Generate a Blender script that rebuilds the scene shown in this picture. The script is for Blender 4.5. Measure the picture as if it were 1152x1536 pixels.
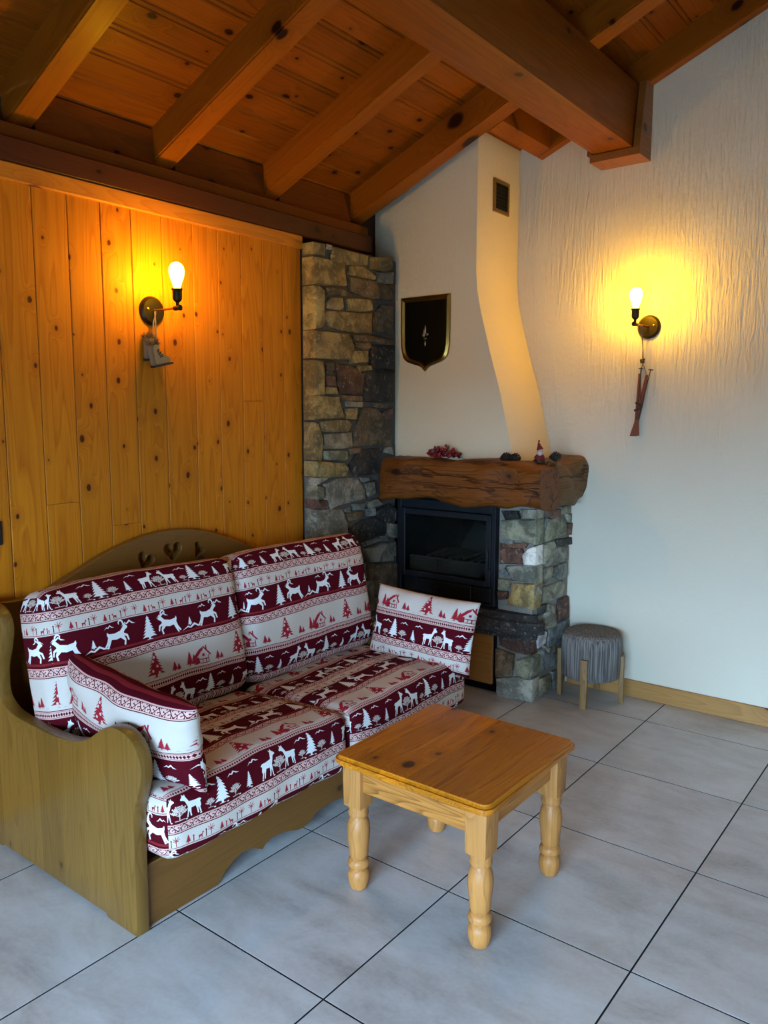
import bpy, bmesh, math, random
import numpy as np
from mathutils import Vector, Matrix
for o in list(bpy.data.objects): bpy.data.objects.remove(o)
SC = bpy.context.scene
COL = SC.collection
rnd = random.Random(7)

# ------------------------------------------------------------------ camera
cam = bpy.data.cameras.new('camera'); camo = bpy.data.objects.new('camera', cam); COL.objects.link(camo)
YAW, PIT, ROLL = -0.659335, 0.12581, 0.002059
_f = Vector((math.sin(YAW)*math.cos(PIT), math.cos(YAW)*math.cos(PIT), -math.sin(PIT)))
_r = Vector((math.cos(YAW), -math.sin(YAW), 0)); _u = _r.cross(_f)
_r, _u = math.cos(ROLL)*_r + math.sin(ROLL)*_u, -math.sin(ROLL)*_r + math.cos(ROLL)*_u
M = Matrix((( _r.x, _u.x, -_f.x), (_r.y, _u.y, -_f.y), (_r.z, _u.z, -_f.z))).to_4x4()
M.translation = (1.890301, -3.808105, 1.534886)
camo.matrix_world = M
cam.sensor_fit = 'VERTICAL'; cam.sensor_height = 36.0; cam.lens = 36.0*1185.0/1536.0
cam.clip_start = 0.05
SC.camera = camo

# ------------------------------------------------------------------ world, daylight, exposure
w = bpy.data.worlds.new('sky'); SC.world = w; w.use_nodes = True
w.node_tree.nodes['Background'].inputs[0].default_value = (0.44, 0.73, 1.08, 1)
w.node_tree.nodes['Background'].inputs[1].default_value = 46.0
def portal(name, loc, rot, sx, sy):
    l = bpy.data.lights.new(name, 'AREA'); l.shape = 'RECTANGLE'; l.size = sx; l.size_y = sy
    l.cycles.is_portal = True
    o = bpy.data.objects.new(name, l); o.location = loc; o.rotation_euler = rot; COL.objects.link(o); return o
portal('daylight_portal', (1.75, -5.45, 0.82), (math.radians(90), 0, 0), 2.4, 1.64)
BULB = (1.0, 0.52, 0.012); BULB_POWER = 310.0
vs = SC.view_settings
SC.display_settings.display_device = 'sRGB'
vs.view_transform = 'Standard'; vs.look = 'None'; vs.gamma = 1.0; vs.use_curve_mapping = False
vs.exposure = 0.0

# ------------------------------------------------------------------ mesh helpers
def lin(h):
    h = h.lstrip('#'); c = [int(h[i:i+2], 16)/255 for i in (0, 2, 4)]
    return tuple((x/12.92 if x <= .04045 else ((x+.055)/1.055)**2.4) for x in c) + (1.0,)
def link(name, me, mat=None, parent=None, loc=None, rot=None):
    o = bpy.data.objects.new(name, me); COL.objects.link(o)
    if mat is not None and me is not None and not me.materials: me.materials.append(mat)
    if parent is not None: o.parent = parent
    if loc is not None: o.location = loc
    if rot is not None: o.rotation_euler = rot
    return o
def finish(bm, name, smooth=None, fix=True):
    if fix: bmesh.ops.recalc_face_normals(bm, faces=bm.faces)
    me = bpy.data.meshes.new(name); bm.to_mesh(me); bm.free()
    if smooth is not None:
        me.polygons.foreach_set('use_smooth', [True]*len(me.polygons))
        if smooth < 180: me.set_sharp_from_angle(angle=math.radians(smooth))
    return me
def bm_box(bm, x0, x1, y0, y1, z0, z1, bevel=0.0, seg=1):
    v = [bm.verts.new(p) for p in ((x0,y0,z0),(x1,y0,z0),(x1,y1,z0),(x0,y1,z0),(x0,y0,z1),(x1,y0,z1),(x1,y1,z1),(x0,y1,z1))]
    fs = [bm.faces.new([v[i] for i in f]) for f in ((3,2,1,0),(4,5,6,7),(0,1,5,4),(1,2,6,5),(2,3,7,6),(3,0,4,7))]
    if bevel:
        es = list({e for f in fs for e in f.edges})
        bmesh.ops.bevel(bm, geom=es, offset=bevel, segments=seg, affect='EDGES', profile=.6)
    return v
def box(name, x0, x1, y0, y1, z0, z1, mat, parent=None, bevel=0.0, seg=1, smooth=None):
    bm = bmesh.new(); bm_box(bm, x0, x1, y0, y1, z0, z1, bevel, seg)
    return link(name, finish(bm, name, smooth), mat, parent)
def bm_prism(bm, pts, axis, a, b):
    """pts: outline in the two other axes (order xyz without axis), extruded along axis from a to b"""
    def P(p, t):
        q = list(p); q.insert(axis, t); return q
    A = [bm.verts.new(P(p, a)) for p in pts]; B = [bm.verts.new(P(p, b)) for p in pts]
    n = len(pts)
    bm.faces.new(A); bm.faces.new(B)
    for i in range(n): bm.faces.new((A[i], A[(i+1)%n], B[(i+1)%n], B[i]))
def prism(name, pts, axis, a, b, mat, parent=None, bevel=0.0, seg=2, smooth=None):
    bm = bmesh.new(); bm_prism(bm, pts, axis, a, b)
    bmesh.ops.recalc_face_normals(bm, faces=bm.faces)
    if bevel:
        es = [e for e in bm.edges if len(e.link_faces) == 2 and e.calc_face_angle(0) > math.radians(35)]
        bmesh.ops.bevel(bm, geom=es, offset=bevel, segments=seg, affect='EDGES', profile=.5, clamp_overlap=True)
    return link(name, finish(bm, name, smooth), mat, parent)
def bm_tube(bm, pts, rad, n=8, cap=True):
    pts = [Vector(p) for p in pts]; rings = []
    rad = rad if isinstance(rad, (list, tuple)) else [rad]*len(pts)
    up = None
    for i, p in enumerate(pts):
        t = (pts[min(i+1, len(pts)-1)] - pts[max(i-1, 0)]).normalized()
        if up is None:
            up = Vector((0, 0, 1)) if abs(t.z) < .9 else Vector((1, 0, 0))
        s = t.cross(up).normalized(); up = s.cross(t).normalized()
        rings.append([bm.verts.new(p + rad[i]*(math.cos(2*math.pi*k/n)*s + math.sin(2*math.pi*k/n)*up)) for k in range(n)])
    for a, b in zip(rings, rings[1:]):
        for k in range(n): bm.faces.new((a[k], a[(k+1)%n], b[(k+1)%n], b[k]))
    if cap: bm.faces.new(rings[0]); bm.faces.new(rings[-1])
def tube(name, pts, rad, mat, parent=None, n=8):
    bm = bmesh.new(); bm_tube(bm, pts, rad, n); return link(name, finish(bm, name, 50), mat, parent)
def bm_lathe(bm, prof, n=24, M=None):
    """prof: (radius, z) pairs from bottom to top"""
    rings = []
    for r, z in prof:
        rings.append([bm.verts.new((M or Matrix()) @ Vector((r*math.cos(2*math.pi*k/n), r*math.sin(2*math.pi*k/n), z))) for k in range(n)])
    for a, b in zip(rings, rings[1:]):
        for k in range(n): bm.faces.new((a[k], a[(k+1)%n], b[(k+1)%n], b[k]))
    bm.faces.new(rings[0]); bm.faces.new(rings[-1])
def lathe(name, prof, mat, parent=None, n=24, M=None, smooth=40):
    bm = bmesh.new(); bm_lathe(bm, prof, n, M); return link(name, finish(bm, name, smooth), mat, parent)
def bm_ball(bm, c, r, sub=1, scale=(1,1,1)):
    g = bmesh.ops.create_icosphere(bm, subdivisions=sub, radius=1)['verts']
    for v in g: v.co = Vector((v.co.x*r*scale[0]+c[0], v.co.y*r*scale[1]+c[1], v.co.z*r*scale[2]+c[2]))
    return g
def empty(name, loc=(0,0,0), label=None, cat=None, group=None, kind=None):
    o = bpy.data.objects.new(name, None); o.empty_display_size = .05; COL.objects.link(o); o.location = loc
    tag(o, label, cat, group, kind); return o
def tag(o, label=None, cat=None, group=None, kind=None):
    for k, v in (('label', label), ('category', cat), ('group', group), ('kind', kind)):
        if v: o[k] = v
    return o
def smoothpoly(pts, n=6):
    """closed Catmull-Rom through pts"""
    out = []; N = len(pts)
    for i in range(N):
        p0, p1, p2, p3 = pts[i-1], pts[i], pts[(i+1)%N], pts[(i+2)%N]
        for k in range(n):
            t = k/n
            out.append(tuple(.5*((2*p1[j]) + (-p0[j]+p2[j])*t + (2*p0[j]-5*p1[j]+4*p2[j]-p3[j])*t*t + (-p0[j]+3*p1[j]-3*p2[j]+p3[j])*t**3) for j in (0, 1)))
    return out
def spline(pts, n=6):
    out = []; N = len(pts)
    for i in range(N-1):
        p0, p1, p2, p3 = pts[max(i-1,0)], pts[i], pts[i+1], pts[min(i+2,N-1)]
        for k in range(n):
            t = k/n
            out.append(tuple(.5*((2*p1[j]) + (-p0[j]+p2[j])*t + (2*p0[j]-5*p1[j]+4*p2[j]-p3[j])*t*t + (-p0[j]+3*p1[j]-3*p2[j]+p3[j])*t**3) for j in range(len(p1))))
    out.append(tuple(pts[-1])); return out

# ------------------------------------------------------------------ material helpers
class NT:
    def __init__(s, name):
        s.m = bpy.data.materials.new(name); s.m.use_nodes = True; s.t = s.m.node_tree; s.n = s.t.nodes
        s.b = s.n['Principled BSDF']
    def node(s, typ, **kw):
        x = s.n.new('ShaderNode'+typ)
        for k, v in kw.items():
            if k.startswith('_'): setattr(x, k[1:], v)
        for k, v in kw.items():
            if k.startswith('_'): continue
            i = int(k[1:]) if k[0] == 'i' and k[1:].isdigit() else k
            s.put(x.inputs[i], v)
        return x
    def put(s, sock, v):
        if isinstance(v, bpy.types.NodeSocket): s.t.links.new(v, sock)
        elif isinstance(v, bpy.types.Node): s.t.links.new(v.outputs[0], sock)
        else: sock.default_value = v
    def math(s, op, a, b=0.0, c=None, clamp=False):
        x = s.node('Math', _operation=op, _use_clamp=clamp, i0=a, i1=b)
        if c is not None: s.put(x.inputs[2], c)
        return x.outputs[0]
    def vmath(s, op, a, b=(0,0,0)):
        return s.node('VectorMath', _operation=op, i0=a, i1=b).outputs[0]
    def mix(s, f, a, b, mode='MIX'):
        x = s.n.new('ShaderNodeMix'); x.data_type = 'RGBA'; x.blend_type = mode; x.clamp_factor = True
        s.put(x.inputs[0], f); s.put(x.inputs[6], a); s.put(x.inputs[7], b); return x.outputs[2]
    def ramp(s, f, stops, interp='LINEAR'):
        x = s.n.new('ShaderNodeValToRGB'); s.put(x.inputs[0], f); r = x.color_ramp; r.interpolation = interp
        while len(r.elements) < len(stops): r.elements.new(.5)
        for e, (p, c) in zip(r.elements, stops): e.position = p; e.color = c if len(c) == 4 else tuple(c)+(1,)
        return x.outputs[0]
    def sstep(s, v, a, b):
        x = s.node('MapRange', _interpolation_type='SMOOTHSTEP', i0=v, i1=a, i2=b); return x.outputs[0]
    def noise(s, vec, scale, detail=3.0, rough=.5, dist=0.0):
        return s.node('TexNoise', Vector=vec, Scale=scale, Detail=detail, Roughness=rough, Distortion=dist).outputs[0]
    def bump(s, h, strength, dist):
        s.put(s.b.inputs['Normal'], s.node('Bump', Strength=strength, Distance=dist, Height=h).outputs[0])
    def set(s, **kw):
        for k, v in kw.items(): s.put(s.b.inputs[k.replace('_', ' ')], v)
        return s.m
G1 = lambda v: (v, v, v, 1)

def wood(name, light, dark, knot, axis='Z', rough=.5, knots=.55, kscale=4.6, ksize=.10, grain=7.0, contrast=.75, bump=.25, streak=None, coat=0.0, bands=0.0, var=.14, cracks=0.0, spec=.3):
    """pine: contour-line grain that flows round knots; every object gets its own stretch of the log"""
    s = NT(name)
    tc = s.node('TexCoord').outputs['Object']
    info = s.node('ObjectInfo').outputs['Random']
    sep = s.node('SeparateXYZ', Vector=tc)
    ax = 'XYZ'.index(axis); al = sep.outputs[ax]
    ot = [sep.outputs[i] for i in range(3) if i != ax]
    al = s.math('ADD', al, s.math('MULTIPLY', info, 37.0))
    r2 = s.math('MULTIPLY', s.math('FRACT', s.math('MULTIPLY', info, 91.7)), 5.0)
    c1 = s.math('ADD', ot[0], r2); c2 = s.math('ADD', ot[1], s.math('MULTIPLY', r2, 1.7))
    across = s.math('ADD', c1, c2)
    # knots
    kv = s.node('CombineXYZ', X=s.math('MULTIPLY', across, kscale*1.15), Y=s.math('MULTIPLY', al, kscale*.8), Z=0.0)
    wob = s.noise(kv, 6.0, 2)
    vor = s.node('TexVoronoi', _voronoi_dimensions='2D', Vector=kv, Scale=1.0, Randomness=.95)
    gate = s.math('LESS_THAN', s.node('SeparateColor', Color=vor.outputs['Color']).outputs[0], knots)
    ksz = s.math('MULTIPLY_ADD', s.node('SeparateColor', Color=vor.outputs['Color']).outputs[1], .9, .35)
    d = s.math('DIVIDE', s.math('ADD', vor.outputs['Distance'], s.math('MULTIPLY', s.math('SUBTRACT', wob, .5), .05)), ksz)
    kn = s.math('MULTIPLY', s.math('SUBTRACT', 1.0, s.sstep(d, ksize*.55, ksize)), gate)
    halo = s.math('MULTIPLY', s.math('EXPONENT', s.math('MULTIPLY', s.math('POWER', s.math('DIVIDE', d, ksize*2.1), 2.0), -1.0)), gate)
    # grain field
    gv = s.node('CombineXYZ', X=s.math('MULTIPLY', c1, grain), Y=s.math('MULTIPLY', al, grain*.055), Z=s.math('MULTIPLY', c2, grain))
    fld = s.noise(gv, 1.0, 2.0, .45)
    fld = s.math('ADD', fld, s.math('MULTIPLY', halo, .22))
    ph = s.math('FRACT', s.math('MULTIPLY', fld, 22.0))
    line = s.ramp(ph, [(0, G1(0)), (.62, G1(.35)), (.9, G1(1)), (1, G1(0))])
    fv = s.node('CombineXYZ', X=s.math('MULTIPLY', c1, 160), Y=s.math('MULTIPLY', al, 3.5), Z=s.math('MULTIPLY', c2, 160))
    fib = s.noise(fv, 1.0, 3.0, .6)
    big = s.noise(gv, .6, 1.0)
    f = s.math('ADD', s.math('MULTIPLY', line, contrast*.55), s.math('MULTIPLY', s.math('SUBTRACT', fib, .38), contrast*.9), clamp=True)
    col = s.mix(f, light, dark)
    if streak is not None:
        col = s.mix(s.sstep(big, .52, .68), col, streak)
    col = s.mix(s.math('MULTIPLY', halo, .55), col, dark)
    col = s.mix(kn, col, knot)
    hgt = s.math('ADD', s.math('MULTIPLY', fib, .5), s.math('MULTIPLY', line, -.35))
    if cracks:
        cv = s.node('CombineXYZ', X=s.math('MULTIPLY', c1, 7), Y=s.math('MULTIPLY', al, 1.1), Z=s.math('MULTIPLY', c2, 7))
        cf = s.math('ABSOLUTE', s.math('SUBTRACT', s.noise(cv, 1.0, 4.0, .55, .4), .5))
        ck = s.math('SUBTRACT', 1.0, s.sstep(cf, .004, .022))
        ck = s.math('MULTIPLY', ck, s.sstep(s.noise(cv, .7, 1), .42, .55))
        col = s.mix(s.math('MULTIPLY', ck, cracks), col, knot)
        hgt = s.math('SUBTRACT', hgt, s.math('MULTIPLY', ck, 3.0))
    val = s.math('ADD', 1.0-var/2, s.math('MULTIPLY', s.math('FRACT', s.math('MULTIPLY', info, 17.3)), var))
    if bands:
        bn = s.node('TexWhiteNoise', _noise_dimensions='1D')
        s.put(bn.inputs['W'], s.math('FLOOR', s.math('DIVIDE', c1, bands)))
        val = s.math('MULTIPLY', val, s.math('MULTIPLY_ADD', bn.outputs['Value'], .26, .87))
    hsv = s.node('HueSaturation', Value=val, Color=col)
    s.put(s.b.inputs['Base Color'], hsv.outputs[0])
    s.bump(hgt, bump, .002)
    s.set(Roughness=s.math('ADD', rough, s.math('MULTIPLY', s.math('SUBTRACT', fib, .5), .25)))
    s.set(Coat_Weight=coat, Coat_Roughness=.25, Specular_IOR_Level=spec)
    return s.m
def plain(name, col, rough=.5, metal=0.0, nscale=30.0, namt=.25, bump=.1, **kw):
    s = NT(name); tc = s.node('TexCoord').outputs['Object']
    n = s.noise(tc, nscale, 4)
    c2 = tuple(x*(1-namt) for x in col[:3])+(1,)
    s.set(Base_Color=s.mix(n, col, c2), Roughness=rough, Metallic=metal)
    s.bump(n, bump, .003)
    for k, v in kw.items(): s.put(s.b.inputs[k.replace('_', ' ')], v)
    return s.m

PINE = wood('pine_wall', lin('bc7213'), lin('964f0a'), lin('4a1f0c'), 'Z', .5, knots=.75, kscale=6.6, ksize=.075, contrast=1.0, spec=.15)
PINE_Y = wood('pine_trim', lin('bc741c'), lin('964f0e'), lin('5a2a12'), 'Y', .5, knots=.5)
CEIL = wood('pine_ceiling', lin('864406'), lin('582a03'), lin('240b02'), 'Y', .42, knots=.62, kscale=5.2, ksize=.085, contrast=.75, coat=.04, var=.3, spec=.15)
RAFT = wood('pine_rafter', lin('8f4c08'), lin('663104'), lin('240a02'), 'X', .45, knots=.7, kscale=3.3, ksize=.13, contrast=.6, coat=.04, grain=4, spec=.15)
PURL = wood('pine_purlin', lin('7c420a'), lin('552604'), lin('1e0a03'), 'Y', .45, knots=.6, kscale=2.6, ksize=.10, contrast=.6, coat=.04, grain=4, spec=.15)
PLATE = wood('brown_plate', lin('4c230a'), lin('351706'), lin('1c0a03'), 'Y', .5, knots=.4, contrast=.5)
SOFAW_Z = wood('sofa_wood_upright', lin('6f4e1e'), lin('523812'), lin('3c2710'), 'Z', .38, knots=.6, kscale=4.2, ksize=.09, contrast=.85, coat=.2, bands=.13)
SOFAW_Y = wood('sofa_wood_long', lin('6f481a'), lin('50320f'), lin('3c2710'), 'Y', .4, knots=.4, kscale=3.2, ksize=.07, contrast=.55, coat=.25)
TABT = wood('table_top_wood', lin('c27412'), lin('7a3a04'), lin('43200a'), 'Y', .3, knots=.42, kscale=4.4, ksize=.09, contrast=1.0, coat=.2, grain=9, var=.36)
TABL = wood('table_leg_wood', lin('b4783c'), lin('7c4f24'), lin('563a18'), 'Z', .5, knots=.3, kscale=4, contrast=.8, coat=.04)
TABA = wood('table_apron_wood', lin('b87836'), lin('6e3f14'), lin('4a2c10'), 'X', .4, knots=.3, contrast=1.2, grain=10)
TABB = wood('table_apron_wood_side', lin('b87836'), lin('6e3f14'), lin('4a2c10'), 'Y', .4, knots=.3, contrast=1.2, grain=10)
LOG = wood('mantel_log_wood', lin('7c4616'), lin('381b07'), lin('2a1206'), 'X', .5, knots=.5, kscale=3.0, ksize=.11, contrast=1.1, bump=.9, grain=9, cracks=.85)
LOGY = wood('mantel_return_wood', lin('705026'), lin('42290f'), lin('2a1206'), 'Y', .55, knots=.5, kscale=3.0, ksize=.11, contrast=1.1, bump=.9, grain=9, cracks=.85)
SKIRT = wood('skirting_wood', lin('a87a42'), lin('80552a'), lin('3a1f0c'), 'X', .45, knots=.6, kscale=4, ksize=.09)
STICK = wood('stool_leg_wood', lin('9a7546'), lin('573c1e'), lin('4a2f14'), 'Z', .5, knots=.3, contrast=1.0, grain=16)
HATCH = wood('wood_box_wood', lin('96622c'), lin('6e4218'), lin('40220c'), 'X', .5, knots=.3)

def plaster(name, col, streak=1.0):
    s = NT(name); tc = s.node('TexCoord').outputs['Object']
    st = s.node('Mapping', Vector=tc, Scale=(75, 75, 8)).outputs[0]
    big = s.noise(tc, 1.3, 2)
    a = s.noise(st, 1.0, 3.0, .55, .7)
    b = s.noise(tc, 26.0, 4.0, .6, .6)
    h = s.math('ADD', s.math('MULTIPLY', a, s.math('MULTIPLY', s.math('MULTIPLY', s.sstep(big, .30, .60), s.sstep(s.node('SeparateXYZ', Vector=tc).outputs[2], .9, 1.7)), 2.4*streak)), s.math('MULTIPLY', b, .55))
    s.set(Base_Color=s.mix(s.noise(tc, 3.0, 3), col, tuple(x*.94 for x in col[:3])+(1,)), Roughness=.85)
    s.bump(h, .8, .007); return s.m
PLASTER = plaster('rough_white_plaster', lin('d3c8b2'))
HOODP = plaster('smooth_chimney_plaster', lin('d5c5a6'), .25)

def tile_mat():
    s = NT('grey_stone_tile'); tc = s.node('TexCoord').outputs['Object']; info = s.node('ObjectInfo').outputs['Random']
    off = s.node('CombineXYZ', X=s.math('MULTIPLY', info, 31), Y=s.math('MULTIPLY', info, 57), Z=0.0)
    p = s.vmath('ADD', tc, off)
    st = s.node('Mapping', Vector=p, Rotation=(0, 0, .5), Scale=(3.0, 9.0, 3)).outputs[0]
    a = s.noise(p, 3.2, 5, .6, .8); b = s.noise(st, 1.0, 5, .65, .5); c = s.noise(p, 70, 3)
    f = s.math('ADD', s.math('MULTIPLY', a, .5), s.math('ADD', s.math('MULTIPLY', b, .4), s.math('MULTIPLY', c, .12)))
    col = s.ramp(f, [(.34, lin('98918b')), (.44, lin('ada7a2')), (.54, lin('bcb8b4')), (.68, lin('c9c7c6'))])
    s.set(Base_Color=col, Roughness=s.math('ADD', .34, s.math('MULTIPLY', b, .18)))
    s.bump(c, .08, .002); return s.m
TILE = tile_mat()
GROUT = plain('dark_grout', lin('131110'), .9)
MORTAR = plain('grey_mortar', lin('55504a'), .95, nscale=60, namt=.5, bump=.6)

def stone_mat():
    s = NT('field_stone'); tc = s.node('TexCoord').outputs['Object']; oi = s.node('ObjectInfo')
    p = s.vmath('ADD', tc, s.node('CombineXYZ', X=s.math('MULTIPLY', oi.outputs['Random'], 40), Y=0.0, Z=s.math('MULTIPLY', oi.outputs['Random'], 23)))
    a = s.noise(p, 9, 5, .65, .6); b = s.noise(p, 46, 4, .7); c = s.noise(p, 130, 3, .6)
    base = oi.outputs['Color']
    dk = s.mix(1.0, base, G1(.34), 'MULTIPLY')
    col = s.mix(s.sstep(a, .36, .60), base, dk)
    lt = s.mix(.5, base, lin('b8ad96'))
    col = s.mix(s.math('MULTIPLY', s.sstep(b, .55, .68), .65), col, lt)
    col = s.mix(s.math('MULTIPLY', s.sstep(c, .56, .66), .6), col, dk)
    s.set(Base_Color=col, Roughness=.72)
    s.bump(s.math('ADD', s.math('MULTIPLY', a, .9), s.math('ADD', s.math('MULTIPLY', b, .5), s.math('MULTIPLY', c, .2))), 1.0, .022); return s.m
STONE = stone_mat()
IRON = plain('black_cast_iron', lin('23262a'), .5, .55, 60, .3, .2)
IRON_IN = plain('sooty_cast_iron', lin('32312e'), .8, .0, 40, .4, .3)
SOOT_RECESS = plain('soot_and_recess_shade', lin('0e0d0c'), .95)  # soot in the firebox, painted shade in the hollow under the hearth
BRASS = plain('aged_brass', lin('b08a45'), .28, 1.0, 40, .35, .05)
BRONZE = plain('dark_bronze', lin('3a3122'), .38, .85, 50, .4, .1)
COPPER = plain('copper_arm', lin('b0663c'), .3, 1.0)
BLACKP = plain('black_lacquer_and_gap', lin('080707'), .35, Specular_IOR_Level=.12)
SILVER = plain('pewter_emblem', lin('8d8478'), .35, .9)
# ------------------------------------------------------------------ the setting
XW, YB, XR, YF = -0.938, 0.305, 4.0, -5.40          # wood wall, back wall, right wall, front wall
A0, B0 = 2.984, 0.41                                 # rafter undersides: z = A0 + B0*x
def roof(x, off=0.0): return A0 + B0*x + off
# floor: 0.6 m tiles, joints on the multiples of 0.6
fl = tag(box('floor', XW-.1, XR+.1, YF-.1, YB+.1, -.06, -.004, GROUT), 'grey stone tile floor with thin dark joints', 'floor', kind='structure')
def tile_mesh(wx, wy):
    bm = bmesh.new(); g = .0026
    bm_box(bm, g, wx-g, g, wy-g, -.006, 0, .0004)
    me = finish(bm, 'tile'); me.materials.append(TILE); me.materials.append(GROUT)
    for p in me.polygons: p.material_index = 0 if p.normal.z > .5 else 1
    return me
cache = {}
i = -2
while i*.6 < XR:
    x0 = max(i*.6, XW); x1 = min((i+1)*.6, XR)
    j = -9
    while j*.6 < YB:
        y0 = max(j*.6, YF); y1 = min((j+1)*.6, YB)
        if x1-x0 > .02 and y1-y0 > .02:
            k = (round(x1-x0, 3), round(y1-y0, 3))
            if k not in cache: cache[k] = tile_mesh(*k)
            link('tile', cache[k], TILE, fl, (x0, y0, 0))
        j += 1
    i += 1
# back wall (plaster), right wall, front wall with the glass door opening
wb = tag(prism('wall_back', [(XW-.12, -.02), (XR, -.02), (XR, roof(XR, .17)), (XW-.12, roof(XW-.12, .17))], 1, YB, YB+.12, PLASTER), 'white rough plastered wall behind the stool and right sconce', 'wall', kind='structure')
tag(prism('wall_right', [(YF, -.02), (YB+.12, -.02), (YB+.12, roof(XR, .13)), (YF, roof(XR, .13))], 0, XR, XR+.1, PLASTER), 'white plastered side wall outside the picture', 'wall', kind='structure')
bm = bmesh.new()
DX0, DX1, DZ = .55, 2.95, 2.0
bm_prism(bm, [(XW-.1, -.02), (DX0, -.02), (DX0, roof(DX0, .13)), (XW-.1, roof(XW-.1, .13))], 1, YF-.1, YF)
bm_prism(bm, [(DX1, -.02), (XR, -.02), (XR, roof(XR, .13)), (DX1, roof(DX1, .13))], 1, YF-.1, YF)
bm_prism(bm, [(DX0, DZ), (DX1, DZ), (DX1, roof(DX1, .13)), (DX0, roof(DX0, .13))], 1, YF-.1, YF)
tag(link('wall_front', finish(bm, 'wall_front'), PLASTER), 'white wall with a glass door opening behind the viewer', 'wall', kind='structure')
d = tag(box('door_1', DX0, DX0+.06, YF-.08, YF-.02, 0, DZ, PINE), 'wood framed glass terrace door behind the viewer', 'door', kind='structure')
for n, a in (('frame', (DX1-.06, DX1, 0, DZ)), ('frame', (DX0+.06, DX1-.06, DZ-.07, DZ)), ('frame', ((DX0+DX1)/2-.04, (DX0+DX1)/2+.04, 0, DZ-.07))):
    box(n, a[0], a[1], YF-.08, YF-.02, a[2], a[3], PINE, d)
tag(box('added_terrace_ground', -60, 60, YF-90, YF-.11, -.12, -.03, plain('dark_terrace_ground', lin('45433f'), .9)), 'added light-absorbing terrace ground outside the glass door', 'terrace', kind='structure')  # added dark ground; keeps light from below the horizon off the upper walls
tag(box('daylight_baffle', DX0, DX1, YF-.135, YF-.105, 1.64, DZ+.05, plain('baffle_surface', lin('6b5a44'), .6)), 'added daylight shutter outside the terrace door', 'baffle', kind='structure')  # added unseen panel; cuts the daylight that reaches the upper walls
# wood wall: vertical boards with V joints
bm = bmesh.new(); bm_box(bm, XW-.10, XW-.022, YF, -.842, 0, 2.402); bm_box(bm, XW-.25, XW-.10, YF-.1, YB+.12, 0, 2.66)
wl = tag(link('wall_left', finish(bm, 'wall_left'), plain('board_backing', lin('4a2a12'), .8)), 'knotty pine boarded wall behind the sofa', 'wall', kind='structure')
JY = [-2.384, -2.242, -2.104, -1.965, -1.827, -1.680, -1.519, -1.380, -1.243, -1.108, -.973, -.844]
y = -2.384
while y > YF+.1: y -= .14; JY.insert(0, max(y, YF))
def board_mesh(wd, ht):
    bm = bmesh.new(); c = .0022; t = .02; g = .0013
    bm_prism(bm, [(-t, g), (-t, wd-g), (-c, wd-g), (0, wd-g-c), (0, g+c), (-c, g)], 2, 0, ht)
    return finish(bm, 'board')
for a, b in zip(JY, JY[1:]):
    cuts = [0.0, 2.36]
    m = (a+b)/2
    if abs(m+2.173) < .03: cuts = [0, 1.184, 2.36]
    elif abs(m+1.896) < .03: cuts = [0, 1.073, 2.36]
    elif abs(m+1.175) < .03: cuts = [0, 1.586, 2.36]
    for z0, z1 in zip(cuts, cuts[1:]):
        link('board', board_mesh(b-a, z1-z0-.0015), PINE, wl, (XW, a, z0))
tag(box('trim_1', XW-.03, XW+.016, YF, -.842, 2.340, 2.402, PINE_Y, None, .004), 'pale pine strip along the top of the boarded wall', 'trim', kind='structure')
bb = tag(box('baseboard_back', .04, XR, YB-.016, YB, 0, .093, SKIRT, None, .003), 'knotty wooden skirting board under the white wall', 'skirting', kind='structure')
# ceiling: boards across the rafters, double joint line
TH = math.atan(B0); CS, SN = math.cos(TH), math.sin(TH)
ce = tag(link('ceiling', None), None, None)
bpy.data.objects.remove(ce)
bm = bmesh.new(); bm_prism(bm, [(XW-.16, roof(XW-.16, .162)), (XR, roof(XR, .162)), (XR, roof(XR, .22)), (XW-.16, roof(XW-.16, .22))], 1, YF-.1, YB+.12)
ce = tag(link('ceiling', finish(bm, 'ceiling'), CEIL), 'sloping stained pine board ceiling above the rafters', 'ceiling', kind='structure')
PW = .1225/CS
def plank_mesh(L):
    bm = bmesh.new(); t = .016; v = .006
    pr = [(0, t), (0, v), (.005, 0), (PW-.026, 0), (PW-.022, v*.8), (PW-.018, v*.8), (PW-.016, .001), (PW-.006, .001), (PW-.001, v), (PW-.001, t)]
    bm_prism(bm, [(x, z) for x, z in pr], 1, 0, L); return finish(bm, 'plank')
pm = plank_mesh(YB-YF)
pmh = [plank_mesh(2.93), plank_mesh(YB-YF-2.93-.002)]
k = -6
while True:
    x = -.387 + .1225*k
    if x > XR-.1: break
    link('plank', pm, CEIL, ce, (x, YF, roof(x, .137)), (0, -TH, 0))
    k += 1
# rafters
def rafter(y0, y1, x0, x1, label, h=.15, kind='structure'):
    bm = bmesh.new(); r = random.Random(int(abs(y0)*1000))
    L = (x1-x0)/CS; n = 14
    bm_box(bm, 0, L, 0, y1-y0, 0, h)
    bmesh.ops.bevel(bm, geom=[e for e in bm.edges if abs((e.verts[0].co-e.verts[1].co).x) > .5*L], offset=.007, segments=2, affect='EDGES')
    o = link('rafter', finish(bm, 'rafter', 30), RAFT, None, (x0, y0, roof(x0)), (0, -TH, 0))
    return tag(o, label, 'beam', 'sloping ceiling rafters', kind)
rafter(-2.281, -2.181, -1.02, XR, 'leftmost honey brown rafter running up from the boarded wall')
rafter(-1.662, -1.555, -1.02, XR, 'second rafter from the left, above the left wall lamp')
rafter(-1.032, -.932, -1.02, XR, 'third rafter from the left, with knots near the main beam')
rafter(-.389, -.276, -1.02, XR, 'rafter just in front of the chimney breast')
rafter(.235, .303, -.20, XR, 'narrow rafter lying along the top of the white wall')
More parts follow.
